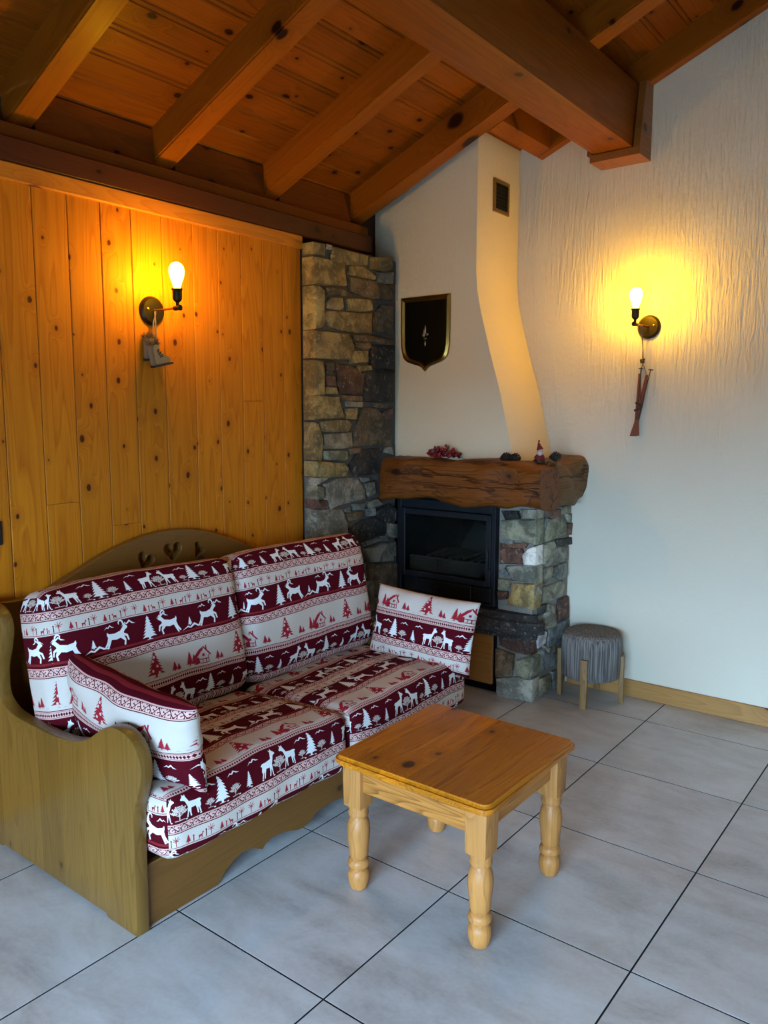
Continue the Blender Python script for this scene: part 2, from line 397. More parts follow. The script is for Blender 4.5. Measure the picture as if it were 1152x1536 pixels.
# wall plate, its upper strip and blocking boards between rafters
tag(box('wall_plate', -1.03, -.925, YF, -.285, 2.403, 2.492, PLATE, None, .006), 'dark brown wall plate beam along the top of the boarded wall', 'beam', kind='structure')
tag(box('trim_2', -1.03, -.948, YF, -.292, 2.493, 2.545, wood('plate_strip', lin('703a0e'), lin('502806'), lin('2a1004'), 'Y', .5, knots=.3, spec=.1), None, .004), 'brown strip lying on the dark wall plate', 'trim', kind='structure')
blk = wood('blocking_board', lin('6c360a'), lin('4c2405'), lin('220d03'), 'Y', .5, knots=.45, spec=.1)
for a, b, t in ((-2.179, -1.664, 'between first and second rafters'), (-1.553, -1.034, 'between second and third rafters'), (-.930, -.391, 'between third and fourth rafters')):
    tag(box('blocking_board', -1.03, -.995, a, b, 2.546, 2.70, blk), 'brown board closing the eaves gap ' + t, 'board', 'eaves blocking boards', 'structure')
# main beam with its wooden end box, and the chimney trimmer
bm = bmesh.new(); bm_box(bm, .150, .356, YF, .300, 2.830, 3.135, .010, 2)
tag(link('main_beam', finish(bm, 'main_beam', 30), PURL), 'massive square main beam crossing under the rafters', 'beam', kind='structure')
bx = empty('beam_end_box', (.27, YB, 2.79), 'U-shaped wooden box round the main beam end on white wall', 'bracket')
BOXW = wood('beam_box_wood', lin('8f5520'), lin('6a3a14'), lin('33160a'), 'Y', .45, knots=.2, coat=.2)
def child_at(o, p):  # keep world geometry while parenting to a moved empty
    o.parent = p; o.matrix_parent_inverse = Matrix.Translation(-p.location); return o
child_at(box('bottom_board', .139, .396, .150, YB-.001, 2.790, 2.826, BOXW), bx)
child_at(prism('side_board', [(.150, 2.827), (YB-.001, 2.827), (YB-.001, 3.17), (.205, 3.145)], 0, .362, .396, BOXW), bx)
child_at(prism('side_board', [(.150, 2.827), (YB-.001, 2.827), (YB-.001, 3.06), (.185, 3.05)], 0, .122, .146, BOXW), bx)
bm = bmesh.new(); bm_prism(bm, [(-.20, roof(-.20)), (-.125, roof(-.125)), (-.125, roof(-.125, .137)), (-.20, roof(-.20, .137))], 1, -.274, .234)
tag(link('chimney_trimmer', finish(bm, 'chimney_trimmer'), RAFT), 'short flat timber between rafters beside the chimney top', 'beam', kind='structure')

# ------------------------------------------------------------------ stonework
TINT = {'o': '96804f', 'g': '88826f', 'd': '2e2a25', 'r': '5f4032', 'b': '6c573c', 'w': 'cbc6bd', 'l': '7f7d63', 's': '70726c'}
def stone_bm(poly, axis, base, depth, r, back, grow=.0015):
    """poly in plane coords; the stone's face looks along -y (axis 1) or +x (axis 0)"""
    bm = bmesh.new()
    cx = sum(p[0] for p in poly)/len(poly); cy = sum(p[1] for p in poly)/len(poly)
    # shrink for the joint, split long edges, wobble
    P = []
    for i, p in enumerate(poly):
        q = poly[(i+1) % len(poly)]; L = math.hypot(q[0]-p[0], q[1]-p[1]); n = max(1, min(4, int(L/.055)))
        for k in range(n):
            t = k/n; x = p[0]+(q[0]-p[0])*t; y = p[1]+(q[1]-p[1])*t
            wv = .0035 if n > 1 and k else .001
            P.append([x+r.uniform(-wv, wv), y+r.uniform(-wv, wv)])
    def shrink(P, d):
        out = []
        for i, p in enumerate(P):
            a = Vector(P[i-1]); b = Vector(P[(i+1) % len(P)]); t = (b-a)
            nrm = Vector((-t.y, t.x)); nrm = nrm.normalized() if nrm.length else nrm
            if nrm.dot(Vector((cx, cy))-Vector(p)) < 0: nrm = -nrm
            c = Vector((cx, cy))-Vector(p)
            out.append(Vector(p) + nrm*min(d, c.length*.5))
        return out
    size = min(max(p[0] for p in poly)-min(p[0] for p in poly), max(p[1] for p in poly)-min(p[1] for p in poly))
    bv = min(.012, size*.16)
    R0 = shrink(P, -grow); R1 = shrink(P, bv*.2-grow); R2 = shrink(P, bv*.9-grow)
    tilt = (r.uniform(-.05, .05), r.uniform(-.05, .05)); amp = min(.007, size*.05)
    def V(p, d):
        dd = depth + d + tilt[0]*(p[0]-cx) + tilt[1]*(p[1]-cy)
        return bm.verts.new((base+dd, p[0], p[1]) if axis == 0 else (p[0], base-dd, p[1]))
    def Vb(p):
        return bm.verts.new((back, p[0], p[1]) if axis == 0 else (p[0], back, p[1]))
    a = [Vb(p) for p in R0]; b = [V(p, -bv*.9+r.uniform(-.002, .002)) for p in R0]; c = [V(p, -bv*.3) for p in R1]; d = [V(p, r.uniform(-amp, amp)) for p in R2]
    R3 = [p*.5+Vector((cx, cy))*.5 for p in R2]; n = len(P)
    e = [V(p, amp*.4+r.uniform(-amp, amp)) for p in R3]; o = V((cx, cy), r.uniform(0, amp*1.6))
    for A, B in ((a, b), (b, c), (c, d), (d, e)):
        for i in range(n): bm.faces.new((A[i], A[(i+1)%n], B[(i+1)%n], B[i]))
    for i in range(n): bm.faces.new((e[i], e[(i+1)%n], o))
    return finish(bm, 'stone', 48)
def stones(txt, axis, base, back, parent, seed, lo=-1e9, hi=1e9, gain=1.2):
    r = random.Random(seed)
    for ln in txt.strip().splitlines():
        c, *pts = ln.split()
        poly = [tuple(map(float, p.split(','))) for p in pts]
        poly = [(min(max(x, lo), hi), y) for x, y in poly]
        q = []
        for p in poly:
            if not q or math.hypot(p[0]-q[-1][0], p[1]-q[-1][1]) > .006: q.append(p)
        if len(q) < 3: continue
        o = link('stone', stone_bm(q, axis, base, r.uniform(-.006, .006)*(1 if len(q) > 4 else .5), r, back, .0055 if gain > 1.5 else .0025), STONE, parent)
        b = lin(TINT[c]); v = gain*r.uniform(.85, 1.18); o.color = (b[0]*v*r.uniform(.94, 1.06), b[1]*v, b[2]*v*r.uniform(.92, 1.08), 1)
PILLAR = '''o -0.914,2.363 -0.759,2.367 -0.76,2.313 -0.915,2.311
g -0.749,2.368 -0.71,2.368 -0.715,2.348 -0.754,2.345
o -0.705,2.356 -0.412,2.363 -0.417,2.315 -0.515,2.297 -0.711,2.298
o -0.4,2.357 -0.21,2.389 -0.204,2.327 -0.246,2.304 -0.389,2.302
o -0.93,2.244 -0.901,2.295 -0.599,2.298 -0.59,2.188 -0.732,2.174 -0.922,2.163
o -0.563,2.287 -0.45,2.3 -0.35,2.266 -0.355,2.248 -0.574,2.246
g -0.327,2.29 -0.198,2.307 -0.198,2.247 -0.329,2.238
b -0.568,2.234 -0.406,2.238 -0.192,2.238 -0.191,2.156 -0.384,2.145 -0.558,2.159
b -0.756,2.158 -0.59,2.159 -0.553,2.14 -0.752,2.12
o -0.931,2.14 -0.89,2.154 -0.81,2.158 -0.771,2.14 -0.768,1.987 -0.793,1.959 -0.93,1.945
o -0.742,2.08 -0.717,2.111 -0.626,2.118 -0.616,2.073 -0.642,2.058 -0.738,2.061
o -0.595,2.118 -0.395,2.137 -0.378,2.084 -0.451,2.07 -0.58,2.064
b -0.338,2.088 -0.298,2.117 -0.191,2.124 -0.19,1.974 -0.361,1.975 -0.378,2.029
o -0.753,2.04 -0.693,2.049 -0.395,2.062 -0.395,1.958 -0.516,1.952 -0.714,1.966 -0.758,2.007
o -0.935,1.923 -0.86,1.938 -0.58,1.94 -0.538,1.88 -0.57,1.81 -0.735,1.805 -0.932,1.804
b -0.538,1.937 -0.429,1.942 -0.19,1.931 -0.196,1.913 -0.349,1.913 -0.533,1.914
b -0.527,1.901 -0.395,1.913 -0.378,1.883 -0.44,1.869 -0.517,1.878
o -0.56,1.817 -0.533,1.856 -0.417,1.863 -0.412,1.805 -0.56,1.79
d -0.384,1.886 -0.183,1.903 -0.183,1.776 -0.389,1.771 -0.395,1.819
o -0.937,1.766 -0.9,1.79 -0.785,1.789 -0.776,1.747 -0.782,1.623 -0.94,1.62
r -0.69,1.784 -0.581,1.779 -0.462,1.74 -0.462,1.629 -0.645,1.629 -0.665,1.699
r -0.756,1.715 -0.686,1.718 -0.681,1.671 -0.747,1.666
o -0.762,1.659 -0.681,1.658 -0.666,1.628 -0.767,1.63
o -0.517,1.779 -0.395,1.784 -0.384,1.764 -0.495,1.752
d -0.451,1.751 -0.189,1.769 -0.188,1.593 -0.451,1.594
b -0.645,1.619 -0.462,1.618 -0.468,1.597 -0.64,1.598
g -0.593,1.589 -0.468,1.587 -0.468,1.562 -0.588,1.565
b -0.349,1.581 -0.242,1.578 -0.248,1.56 -0.349,1.563
b -0.755,1.786 -0.697,1.787 -0.693,1.751 -0.754,1.728
o -0.94,1.607 -0.864,1.615 -0.656,1.612 -0.615,1.504 -0.866,1.498 -0.932,1.505
o -0.598,1.551 -0.512,1.555 -0.512,1.496 -0.599,1.5
r -0.284,1.538 -0.187,1.557 -0.187,1.502 -0.254,1.495
d -0.332,1.76 -0.183,1.767 -0.185,1.764 -0.332,1.758
b -0.463,1.561 -0.337,1.555 -0.242,1.493 -0.187,1.419 -0.192,1.345 -0.529,1.352 -0.535,1.426 -0.502,1.481
o -0.803,1.483 -0.583,1.492 -0.561,1.468 -0.583,1.433 -0.789,1.437
o -0.928,1.481 -0.818,1.474 -0.779,1.397 -0.786,1.284 -0.926,1.294
g -0.764,1.42 -0.551,1.429 -0.546,1.349 -0.647,1.342 -0.765,1.346
l -0.77,1.333 -0.584,1.33 -0.579,1.288 -0.627,1.273 -0.761,1.293
b -0.568,1.336 -0.485,1.337 -0.485,1.319 -0.568,1.308
d -0.568,1.252 -0.485,1.333 -0.289,1.333 -0.348,1.263 -0.348,1.19 -0.53,1.187
g -0.271,1.329 -0.192,1.338 -0.186,1.293 -0.265,1.311
o -0.926,1.271 -0.869,1.284 -0.627,1.266 -0.59,1.24 -0.601,1.198 -0.772,1.196 -0.918,1.208
g -0.927,1.199 -0.751,1.191 -0.841,1.16 -0.928,1.17
l -0.928,1.16 -0.782,1.149 -0.783,1.095 -0.852,1.087 -0.929,1.104
r -0.934,1.091 -0.842,1.073 -0.758,1.079 -0.763,1.032 -0.93,1.045
g -0.767,1.161 -0.669,1.186 -0.497,1.178 -0.441,1.117 -0.418,1.05 -0.585,1.05 -0.722,1.031 -0.763,1.086
s -0.475,1.176 -0.406,1.172 -0.406,1.158 -0.463,1.154
g -0.441,1.145 -0.36,1.154 -0.348,1.08 -0.406,1.071
g -0.93,1.038 -0.639,1.02 -0.597,0.945 -0.597,0.853 -0.775,0.876 -0.932,0.879
s -0.628,1.019 -0.574,1.024 -0.575,1 -0.618,1.004
s -0.542,1.036 -0.441,1.034 -0.452,1.002 -0.536,1.007
b -0.602,0.988 -0.452,0.991 -0.452,0.962 -0.586,0.951
s -0.441,1.001 -0.36,1.001 -0.354,0.959 -0.435,0.964
g -0.429,1.036 -0.336,1.05 -0.288,1.016 -0.395,1.004
d -0.348,0.985 -0.215,1.01 -0.146,0.973 -0.146,0.904 -0.252,0.904 -0.336,0.947
d -0.57,0.907 -0.452,0.944 -0.348,0.948 -0.239,0.891 -0.251,0.84 -0.542,0.839
g -0.233,0.898 -0.146,0.885 -0.145,0.804 -0.239,0.827
s -0.487,0.817 -0.336,0.828 -0.324,0.807 -0.464,0.793
s -0.312,0.832 -0.245,0.828 -0.239,0.8 -0.312,0.806
g -0.453,0.784 -0.151,0.781 -0.144,0.672 -0.407,0.7
b -0.407,0.688 -0.144,0.652 -0.149,0.462 -0.407,0.509
g -0.932,0.869 -0.651,0.849 -0.63,0.73 -0.934,0.755
b -0.613,0.841 -0.498,0.812 -0.43,0.699 -0.609,0.719'''
FRONT = '''d -0.164,1.011 -0.069,1.018 -0.058,0.985 -0.137,0.971
g -0.054,1.026 0.058,1.033 0.059,0.991 -0.043,0.995
l -0.163,0.962 0.061,0.986 0.06,0.86 -0.04,0.87 -0.158,0.874
r -0.168,0.84 -0.004,0.855 -0.024,0.835 -0.168,0.822
r -0.168,0.812 -0.044,0.826 -0.038,0.803 -0.042,0.745 -0.166,0.73
w -0.033,0.79 -0.003,0.825 0.061,0.846 0.061,0.748 -0.021,0.743
g -0.131,0.72 0.059,0.741 0.046,0.652 -0.091,0.653
s -0.17,0.689 -0.139,0.707 -0.106,0.665 -0.169,0.666
l -0.174,0.646 -0.101,0.647 -0.12,0.592 -0.173,0.589
o -0.085,0.632 0.042,0.645 0.046,0.572 0.035,0.515 -0.118,0.517
r -0.175,0.575 -0.12,0.578 -0.127,0.548 -0.172,0.537
r -0.161,0.329 0.013,0.357 0.022,0.263 -0.077,0.267 -0.16,0.286
b -0.182,0.258 -0.076,0.244 -0.086,0.132 -0.175,0.107
l -0.063,0.212 0.022,0.252 0.047,0.251 0.049,0.155 0.001,0.128 -0.049,0.14
g -0.175,0.09 -0.048,0.123 -0.011,0.114 0.038,0.13 0.035,0.009 -0.166,0
s -0.164,0.871 -0.091,0.869 -0.096,0.852 -0.166,0.848
s -0.036,0.734 0.044,0.743 0.044,0.74 -0.036,0.731
g 0.067,0.641 0.077,0.629 0.068,0.582 0.051,0.579'''
SIDE = '''r 0.031,1.021 0.154,1.009 0.15,0.981 0.061,0.972
g 0.164,1.018 0.292,1.016 0.294,0.981 0.166,0.987
l -0.011,0.956 0.145,0.977 0.213,0.946 0.235,0.866 -0.004,0.853
g 0.238,0.977 0.301,0.971 0.305,0.921 0.241,0.943
r 0.243,0.918 0.305,0.919 0.304,0.857 0.252,0.861
g -0.044,0.839 0.09,0.843 0.108,0.81 0.02,0.793 0.003,0.739 -0.033,0.738
d 0.117,0.844 0.3,0.836 0.302,0.803 0.124,0.812
g 0.036,0.791 0.168,0.802 0.286,0.786 0.286,0.712 0.02,0.718
g -0.031,0.707 0.078,0.704 0.076,0.657 -0,0.627 -0.028,0.65
s 0.111,0.694 0.253,0.702 0.258,0.627 0.17,0.622 0.103,0.652
g -0.025,0.607 0.215,0.602 0.24,0.565 0.21,0.521 -0.015,0.525
r 0.177,0.502 0.278,0.504 0.294,0.377 0.158,0.394
g 0.023,0.509 0.101,0.476 0.134,0.369 -0.019,0.376 0.002,0.438
d -0.075,0.505 0.023,0.509 0.013,0.47 -0.061,0.468
s 0.057,0.363 0.294,0.371 0.299,0.316 0.182,0.246 0.038,0.274
w -0.115,0.367 -0.043,0.379 0.02,0.353 0.017,0.296 -0.11,0.286
s -0.085,0.257 -0.012,0.268 0.158,0.197 0.149,0.14 -0.079,0.152
g -0.052,0.11 0.087,0.096 0.104,0.026 -0.046,0.016
s 0.112,0.107 0.254,0.082 0.251,0.015 0.145,0.008
g -0.013,0.286 0.064,0.256 0.115,0.261 0.131,0.222 0.04,0.232
s -0.012,0.979 0.04,0.969 -0.008,0.919 -0.04,0.941'''
pil = tag(box('stone_pillar', -1.03, -.866, -.828, -.150, 0, 2.372, MORTAR), 'rustic dry-laid stone pillar between boarded wall and fireplace', 'pillar', kind='structure')
stones(PILLAR, 0, -.845, -.925, pil, 3, -.845, -.150)
LOWP = '''b -.84,.62 -.66,.62 -.67,.78 -.84,.77
g -.645,.62 -.42,.61 -.43,.74 -.65,.76
o -.84,.42 -.60,.41 -.59,.60 -.84,.60
g -.58,.40 -.36,.42 -.37,.59 -.57,.59
s -.34,.38 -.16,.38 -.16,.48 -.34,.48
b -.84,.20 -.63,.19 -.62,.39 -.84,.40
g -.61,.20 -.35,.20 -.34,.38 -.60,.38
o -.33,.18 -.16,.18 -.16,.36 -.33,.36
g -.84,.01 -.55,.01 -.56,.18 -.84,.18
b -.53,.01 -.16,.01 -.16,.16 -.52,.17'''
stones(LOWP, 0, -.845, -.925, pil, 5)

# ------------------------------------------------------------------ fireplace
fp = empty('fireplace', (-.3, -.15, 0), 'stone corner fireplace with log mantel, glass firebox and white chimney breast', 'fireplace')
def F(o): return child_at(o, fp)
core = F(box('masonry_core', -.185, .020, -.120, YB, 0, 1.06, plain('pale_mortar', lin('8f897e'), .95, nscale=60, namt=.5, bump=.6)))
st = []
def fstones(txt, axis, base, back, seed, lo, hi):
    before = set(bpy.data.objects); stones(txt, axis, base, back, None, seed, lo, hi, 1.7)
    for o in set(bpy.data.objects)-before: F(o)
fstones(FRONT, 1, -.145, -.060, 11, -.186, .040)
fstones(SIDE, 0, .040, .0, 12, -.058, .300)
# chimney breast: splayed right side
prof = [(-1.02, 1.10), (-.06, 1.10), (-.104, 1.318), (-.181, 1.631), (-.251, 1.857), (-.305, 2.049), (-.330, 2.16), (-.341, 2.27), (-.341, 2.90), (-.339, roof(-.339, .135)), (-1.02, roof(-1.02, .135))]
F(prism('chimney_breast', prof, 1, -.145, YB, HOODP, None, .006, 2, 40))
# vent in the chimney's right side
vt = F(box('vent_frame', -.340, -.331, .010, .176, 2.603, 2.618, BRASS)); 
bm = bmesh.new()
for a in ((.010, .176, 2.600, 2.620), (.010, .176, 2.752, 2.772), (.010, .030, 2.620, 2.752), (.156, .176, 2.620, 2.752)): bm_box(bm, -.341, -.330, *a, .002)
vt.data = finish(bm, 'vent_frame'); vt.data.materials.append(BRASS)
o = box('vent_opening', -.341, -.3385, .030, .156, 2.620, 2.752, BLACKP); o.parent = vt
bm = bmesh.new()
for k in range(6): bm_box(bm, -.3385, -.335, .030, .156, 2.631+k*.02, 2.635+k*.02)
o = link('vent_slat', finish(bm, 'vent_slat'), IRON, vt); o['kind'] = 'stuff'
# mantel: a hewn log and the return log
def hewn(name, x0, x1, a0, a1, z0, z1, axis, mat, seed, rr=.035, endcut=0.0):
    """rounded rectangular section swept along an axis with hand-hewn waviness"""
    bm = bmesh.new(); r = random.Random(seed); n = 26; m = 28; rings = []
    ph = [r.uniform(0, 6.28) for _ in range(12)]
    for i in range(n+1):
        t = i/n; s = x0+(x1-x0)*t; ring = []
        for k in range(m):
            an = 2*math.pi*(k+.5)/m; c, sn = math.cos(an), math.sin(an)
            e = .42
            u = math.copysign(abs(c)**e, c); v = math.copysign(abs(sn)**e, sn)
            wob = .010*math.sin(4*s*3+ph[0]+k*.2) + .008*math.sin(9*s+ph[1]+2*an) + .005*math.sin(23*s+ph[2]+3*an) + .003*math.sin(47*s+ph[3]+5*an)
            end = 1.0
            q = min(t, 1-t)*n
            if q < 1: end = .95
            A = (a0+a1)/2 + u*((a1-a0)/2*end) + u*wob*.8
            Z = (z0+z1)/2 + v*((z1-z0)/2*end) + v*wob
            if k > m*.55 and k < m*.95: Z += .004*math.sin(31*s)
            ring.append(bm.verts.new((s, A, Z) if axis == 0 else (A, s, Z)))
        rings.append(ring)
    for a, b in zip(rings, rings[1:]):
        for k in range(m): bm.faces.new((a[k], a[(k+1)%m], b[(k+1)%m], b[k]))
    bm.faces.new(rings[0]); bm.faces.new(rings[-1])
    return link(name, finish(bm, name, 50), mat)
F(hewn('mantel_log', -.842, .150, -.330, -.120, 1.052, 1.285, 0, LOG, 4))
F(hewn('mantel_return', -.150, .302, -.075, .128, 1.050, 1.288, 1, LOGY, 9))
# firebox
FY = -.150
fb = F(box('firebox', -.838, -.186, .16, .17, .30, 1.05, SOOT_RECESS))
bm = bmesh.new()
bm_box(bm, -.838, -.186, .155, .165, .49, 1.05); bm_box(bm, -.838, -.828, -.12, .16, .49, 1.05); bm_box(bm, -.196, -.186, -.12, .16, .49, 1.05)
bm_box(bm, -.838, -.186, -.12, .16, .49, .60); bm_box(bm, -.838, -.186, -.12, .16, 1.0, 1.05)
fb.data = finish(bm, 'firebox'); fb.data.materials.append(SOOT_RECESS)
def FB(o): o.parent = fb; return o
def frame_bm(x0, x1, z0, z1, wl, wr, wt, wb_, y0, y1, bv=.003):
    bm = bmesh.new()
    bm_box(bm, x0, x0+wl, y0, y1, z0, z1, bv); bm_box(bm, x1-wr, x1, y0, y1, z0, z1, bv)
    bm_box(bm, x0+wl, x1-wr, y0, y1, z1-wt, z1, bv); bm_box(bm, x0+wl, x1-wr, y0, y1, z0, z0+wb_, bv); return bm
FB(link('outer_frame', finish(frame_bm(-.838, -.186, .492, 1.046, .028, .026, .052, .012, FY-.012, FY+.03), 'outer_frame'), IRON))
FB(link('door_frame', finish(frame_bm(-.806, -.208, .600, .992, .032, .030, .034, .030, FY-.026, FY-.004), 'door_frame'), IRON))
GL = NT('firebox_glass'); GL.set(Base_Color=(.75, .75, .72, 1), Roughness=.02, Transmission_Weight=1.0, IOR=1.12)
FB(box('glass', -.776, -.236, FY-.014, FY-.009, .628, .960, GL.m))
bm = bmesh.new()   # ribbed front grate bar
bm_box(bm, -.775, -.238, -.122, -.108, .628, .712, .002)
for k in range(5): bm_box(bm, -.775, -.238, -.128, -.120, .638+k*.015, .645+k*.015)
for xx in (-.66, -.38): bm_box(bm, xx, xx+.085, -.131, -.122, .632, .708, .003)
FB(link('grate_front', finish(bm, 'grate_front'), IRON_IN))
for k in range(9):
    x = -.66 + k*.048
    FB(tube('grate_bar', [(x, -.105, .715+.004*(k%3)), (x+.05, .02, .742), (x+.07, .10, .735)], .0085, IRON_IN, None, 6))
# cast back plates with nested ridges on the right part
def plate(x0, x1, z0, z1, yl, yr, nm, mt=IRON_IN):
    bm = bmesh.new()
    for t in range(8):
        a = t*.055; d_ = .013 if t % 2 == 0 else .0
        X0, X1, Z0, Z1 = x0+(x1-x0)*a*1.1, x1-(x1-x0)*a*.6, z0+(z1-z0)*a*.5, z1-(z1-z0)*a*1.2
        P = [(X0, Z0), (X1, Z0), (X1, Z1), (X0+(X1-X0)*.32, Z1), (X0, Z0+(Z1-Z0)*.30)]
        yy = lambda x: yl+(yr-yl)*(x-x0)/(x1-x0)-d_-t*.0025
        A = [bm.verts.new((p[0], yy(p[0]), p[1])) for p in P]; B = [bm.verts.new((p[0], yy(p[0])+.020, p[1])) for p in P]
        bm.faces.new(A); bm.faces.new(B)
        for i in range(5): bm.faces.new((A[i], A[(i+1)%5], B[(i+1)%5], B[i]))
    return FB(link(nm, finish(bm, nm), mt))
plate(-.56, -.20, .70, .93, .12, .04, 'back_plate')
plate(-.82, -.57, .70, .96, .12, .14, 'back_plate', SOOT_RECESS)
FB(box('ash_drawer', -.700, -.330, FY-.016, FY, .512, .590, IRON, None, .004))
FB(lathe('knob', [(.006, 0), (.006, .012), (.012, .016), (.010, .026), (.003, .029)], IRON, None, 12, Matrix.Translation((-.545, FY-.016, .560)) @ Matrix.Rotation(math.pi/2, 4, 'X')))
FB(box('lower_plate', -.325, -.212, FY-.010, FY, .512, .590, IRON, None, .003))
FB(tube('hinge', [(-.842, FY-.022, .66), (-.842, FY-.022, .70)], .009, IRON, None, 8))
FB(tube('hinge', [(-.842, FY-.022, .92), (-.842, FY-.022, .96)], .009, IRON, None, 8))
FB(tube('door_handle', [(-.212, FY-.028, .70), (-.212, FY-.05, .71), (-.212, FY-.05, .80), (-.212, FY-.028, .81)], .006, IRON, None, 8))
# hearth slab, wooden box below
bm = bmesh.new()
sl = smoothpoly([(-.838, -.185), (-.60, -.19), (-.20, -.215), (-.02, -.20), (.066, -.16), (.075, -.09), (-.1, -.07), (-.838, -.07)], 4)
bm_prism(bm, sl, 2, .345, .478); bmesh.ops.recalc_face_normals(bm, faces=bm.faces)
bmesh.ops.bevel(bm, geom=[e for e in bm.edges if len(e.link_faces) == 2 and e.calc_face_angle(0) > 1.0], offset=.035, segments=3, affect='EDGES')
o = F(link('hearth_slab', finish(bm, 'hearth_slab', 60), STONE)); o.color = lin('3a3530')
o = F(box('dark_recess_block', -.838, -.186, -.06, .10, 0, .345, SOOT_RECESS))  # black block, shade of the hollow behind the door put into its colour
o = F(box('wood_box_door', -.80, -.190, -.165, -.145, .062, .338, HATCH, None, .003)); o['label'] = 'varnished wooden door panel under the hearth slab'
F(box('dark_gap_strip', -.82, -.192, -.10, -.06, 0, .06, BLACKP))  # black strip painted in for the shaded gap below the door
# ------------------------------------------------------------------ jacquard fabric: drawn in memory, one repeat 0.40 x 0.455 m
TU, TV = .40, .455
PXM = 4200
FW, FH = int(TU*PXM), int(TV*PXM)
IMG = np.zeros((FH, FW, 3), np.float32)
def srgb(h): return np.array([int(h[i:i+2], 16)/255 for i in (0, 2, 4)], np.float32)
BUR, PALE, WHT, PINK, RED, DRK = srgb('4c0a16'), srgb('c6b9ad'), srgb('dfdfdc'), srgb('d3aca2'), srgb('95232f'), srgb('471019')
EDGE = srgb('8a3a3c')
def poly(pts, col):
    P = np.array(pts, np.float64)*PXM
    y0, y1 = int(max(0, math.floor(P[:, 1].min()))), int(min(FH-1, math.ceil(P[:, 1].max())))
    for y in range(y0, y1+1):
        yc = y+.5; xs = []
        a = P; b = np.roll(P, -1, 0)
        m = ((a[:, 1] <= yc) & (b[:, 1] > yc)) | ((b[:, 1] <= yc) & (a[:, 1] > yc))
        if not m.any(): continue
        xs = np.sort(a[m, 0] + (yc-a[m, 1])/(b[m, 1]-a[m, 1])*(b[m, 0]-a[m, 0]))
        for k in range(0, len(xs)-1, 2):
            i0, i1 = int(round(xs[k])), int(round(xs[k+1]))
            if i1 > i0:
                idx = np.arange(i0, i1) % FW; IMG[y % FH, idx] = col
def rect(v0, v1, col): IMG[int(v0*PXM):int(v1*PXM)] = col
def place(pts, x, v, s, flip=False, sy=None):
    """unit shape (y up, foot at 0) set with its foot at (x, v) and height s"""
    return [(x+(-p[0] if flip else p[0])*s, v-p[1]*(sy or s)) for p in pts]
def disc(x, v, r, col, ry=None): poly([(x+r*math.cos(a*.524), v+(ry or r)*math.sin(a*.524)) for a in range(12)], col)
def stroke(pts, wd, col):
    for (x0, y0), (x1, y1) in zip(pts, pts[1:]):
        L = math.hypot(x1-x0, y1-y0) or 1; nx, ny = -(y1-y0)/L*wd/2, (x1-x0)/L*wd/2
        poly([(x0+nx, y0+ny), (x1+nx, y1+ny), (x1-nx, y1-ny), (x0-nx, y0-ny)], col)
DOE = [[(.62,.80),(.52,.90),(.50,1.02),(.44,.92),(.37,.98),(.39,.86),(.30,.62),(.05,.57),(-.16,.56),(-.25,.50),(-.18,.44),(-.21,.28),(-.17,.20),(-.22,0),(-.16,0),(-.11,.20),(-.06,.34),(.1,.33),(.22,.33),(.23,.15),(.20,0),(.26,0),(.30,.2),(.34,.38),(.40,.52),(.46,.68),(.54,.74),(.61,.75)],
       [(-.16,.40),(-.08,.2),(-.11,0),(-.05,0),(-.01,.2),(.04,.36)], [(.24,.38),(.33,.2),(.37,0),(.42,0),(.38,.22),(.36,.42)]]
IBEX = [[(.60,.72),(.50,.82),(.44,.80),(.36,.70),(.26,.60),(0,.54),(-.24,.58),(-.32,.66),(-.34,.56),(-.30,.44),(-.36,.26),(-.50,.06),(-.44,.03),(-.28,.20),(-.16,.32),(.06,.28),(.24,.32),(.40,.18),(.36,.02),(.43,.0),(.48,.20),(.40,.40),(.42,.54),(.50,.62),(.58,.66)],
        [(-.28,.42),(-.30,.22),(-.40,.0),(-.33,-.02),(-.22,.18),(-.14,.36)], [(.28,.42),(.50,.34),(.56,.16),(.62,.18),(.57,.40),(.38,.50)]]
HORN = [(.46,.80),(.44,.96),(.36,1.03),(.26,1.02),(.20,.94),(.22,.86),(.26,.86),(.25,.93),(.30,.97),(.36,.95),(.39,.88),(.40,.78)]
def pine(x, v, s, col, wf=.5):
    P = [(0, 1)]; n = 7
    for k in range(n):
        t = (k+1)/n; P += [(wf*.5*t+.04, 1-t*.9), (wf*.5*t*.62, 1-t*.9+.02)]
    P += [(.05, .1), (.05, .03), (.18, 0), (-.18, 0), (-.05, .03), (-.05, .1)]
    for k in reversed(range(n)):
        t = (k+1)/n; P += [(-wf*.5*t*.62, 1-t*.9+.02), (-wf*.5*t-.04, 1-t*.9)]
    poly(place(P, x, v, s), col)
def doe(x, v, s, col, flip=False):
    for p in DOE: poly(place(p, x, v, s, flip), col)
def ibex(x, v, s, col, flip=False):
    for p in IBEX: poly(place(p, x, v, s, flip), col)
    poly(place(HORN, x, v, s, flip), col)
def bush(x, v, s, col):
    stroke([(x, v), (x, v-.55*s)], .06*s, col); stroke([(x-.3*s, v), (x+.35*s, v)], .05*s, col)
    for a in (-1.2, -.7, -.25, .25, .7, 1.2):
        ex, ey = x+math.sin(a)*.5*s, v-.35*s-math.cos(a)*.5*s
        stroke([(x, v-.25*s), (ex, ey)], .035*s, col)
        for t in (.6, .8, 1.0):
            for q in (-1, 1): disc(x+(ex-x)*t+q*.07*s, v-.25*s+(ey-v+.25*s)*t-.02*s, .055*s, col)
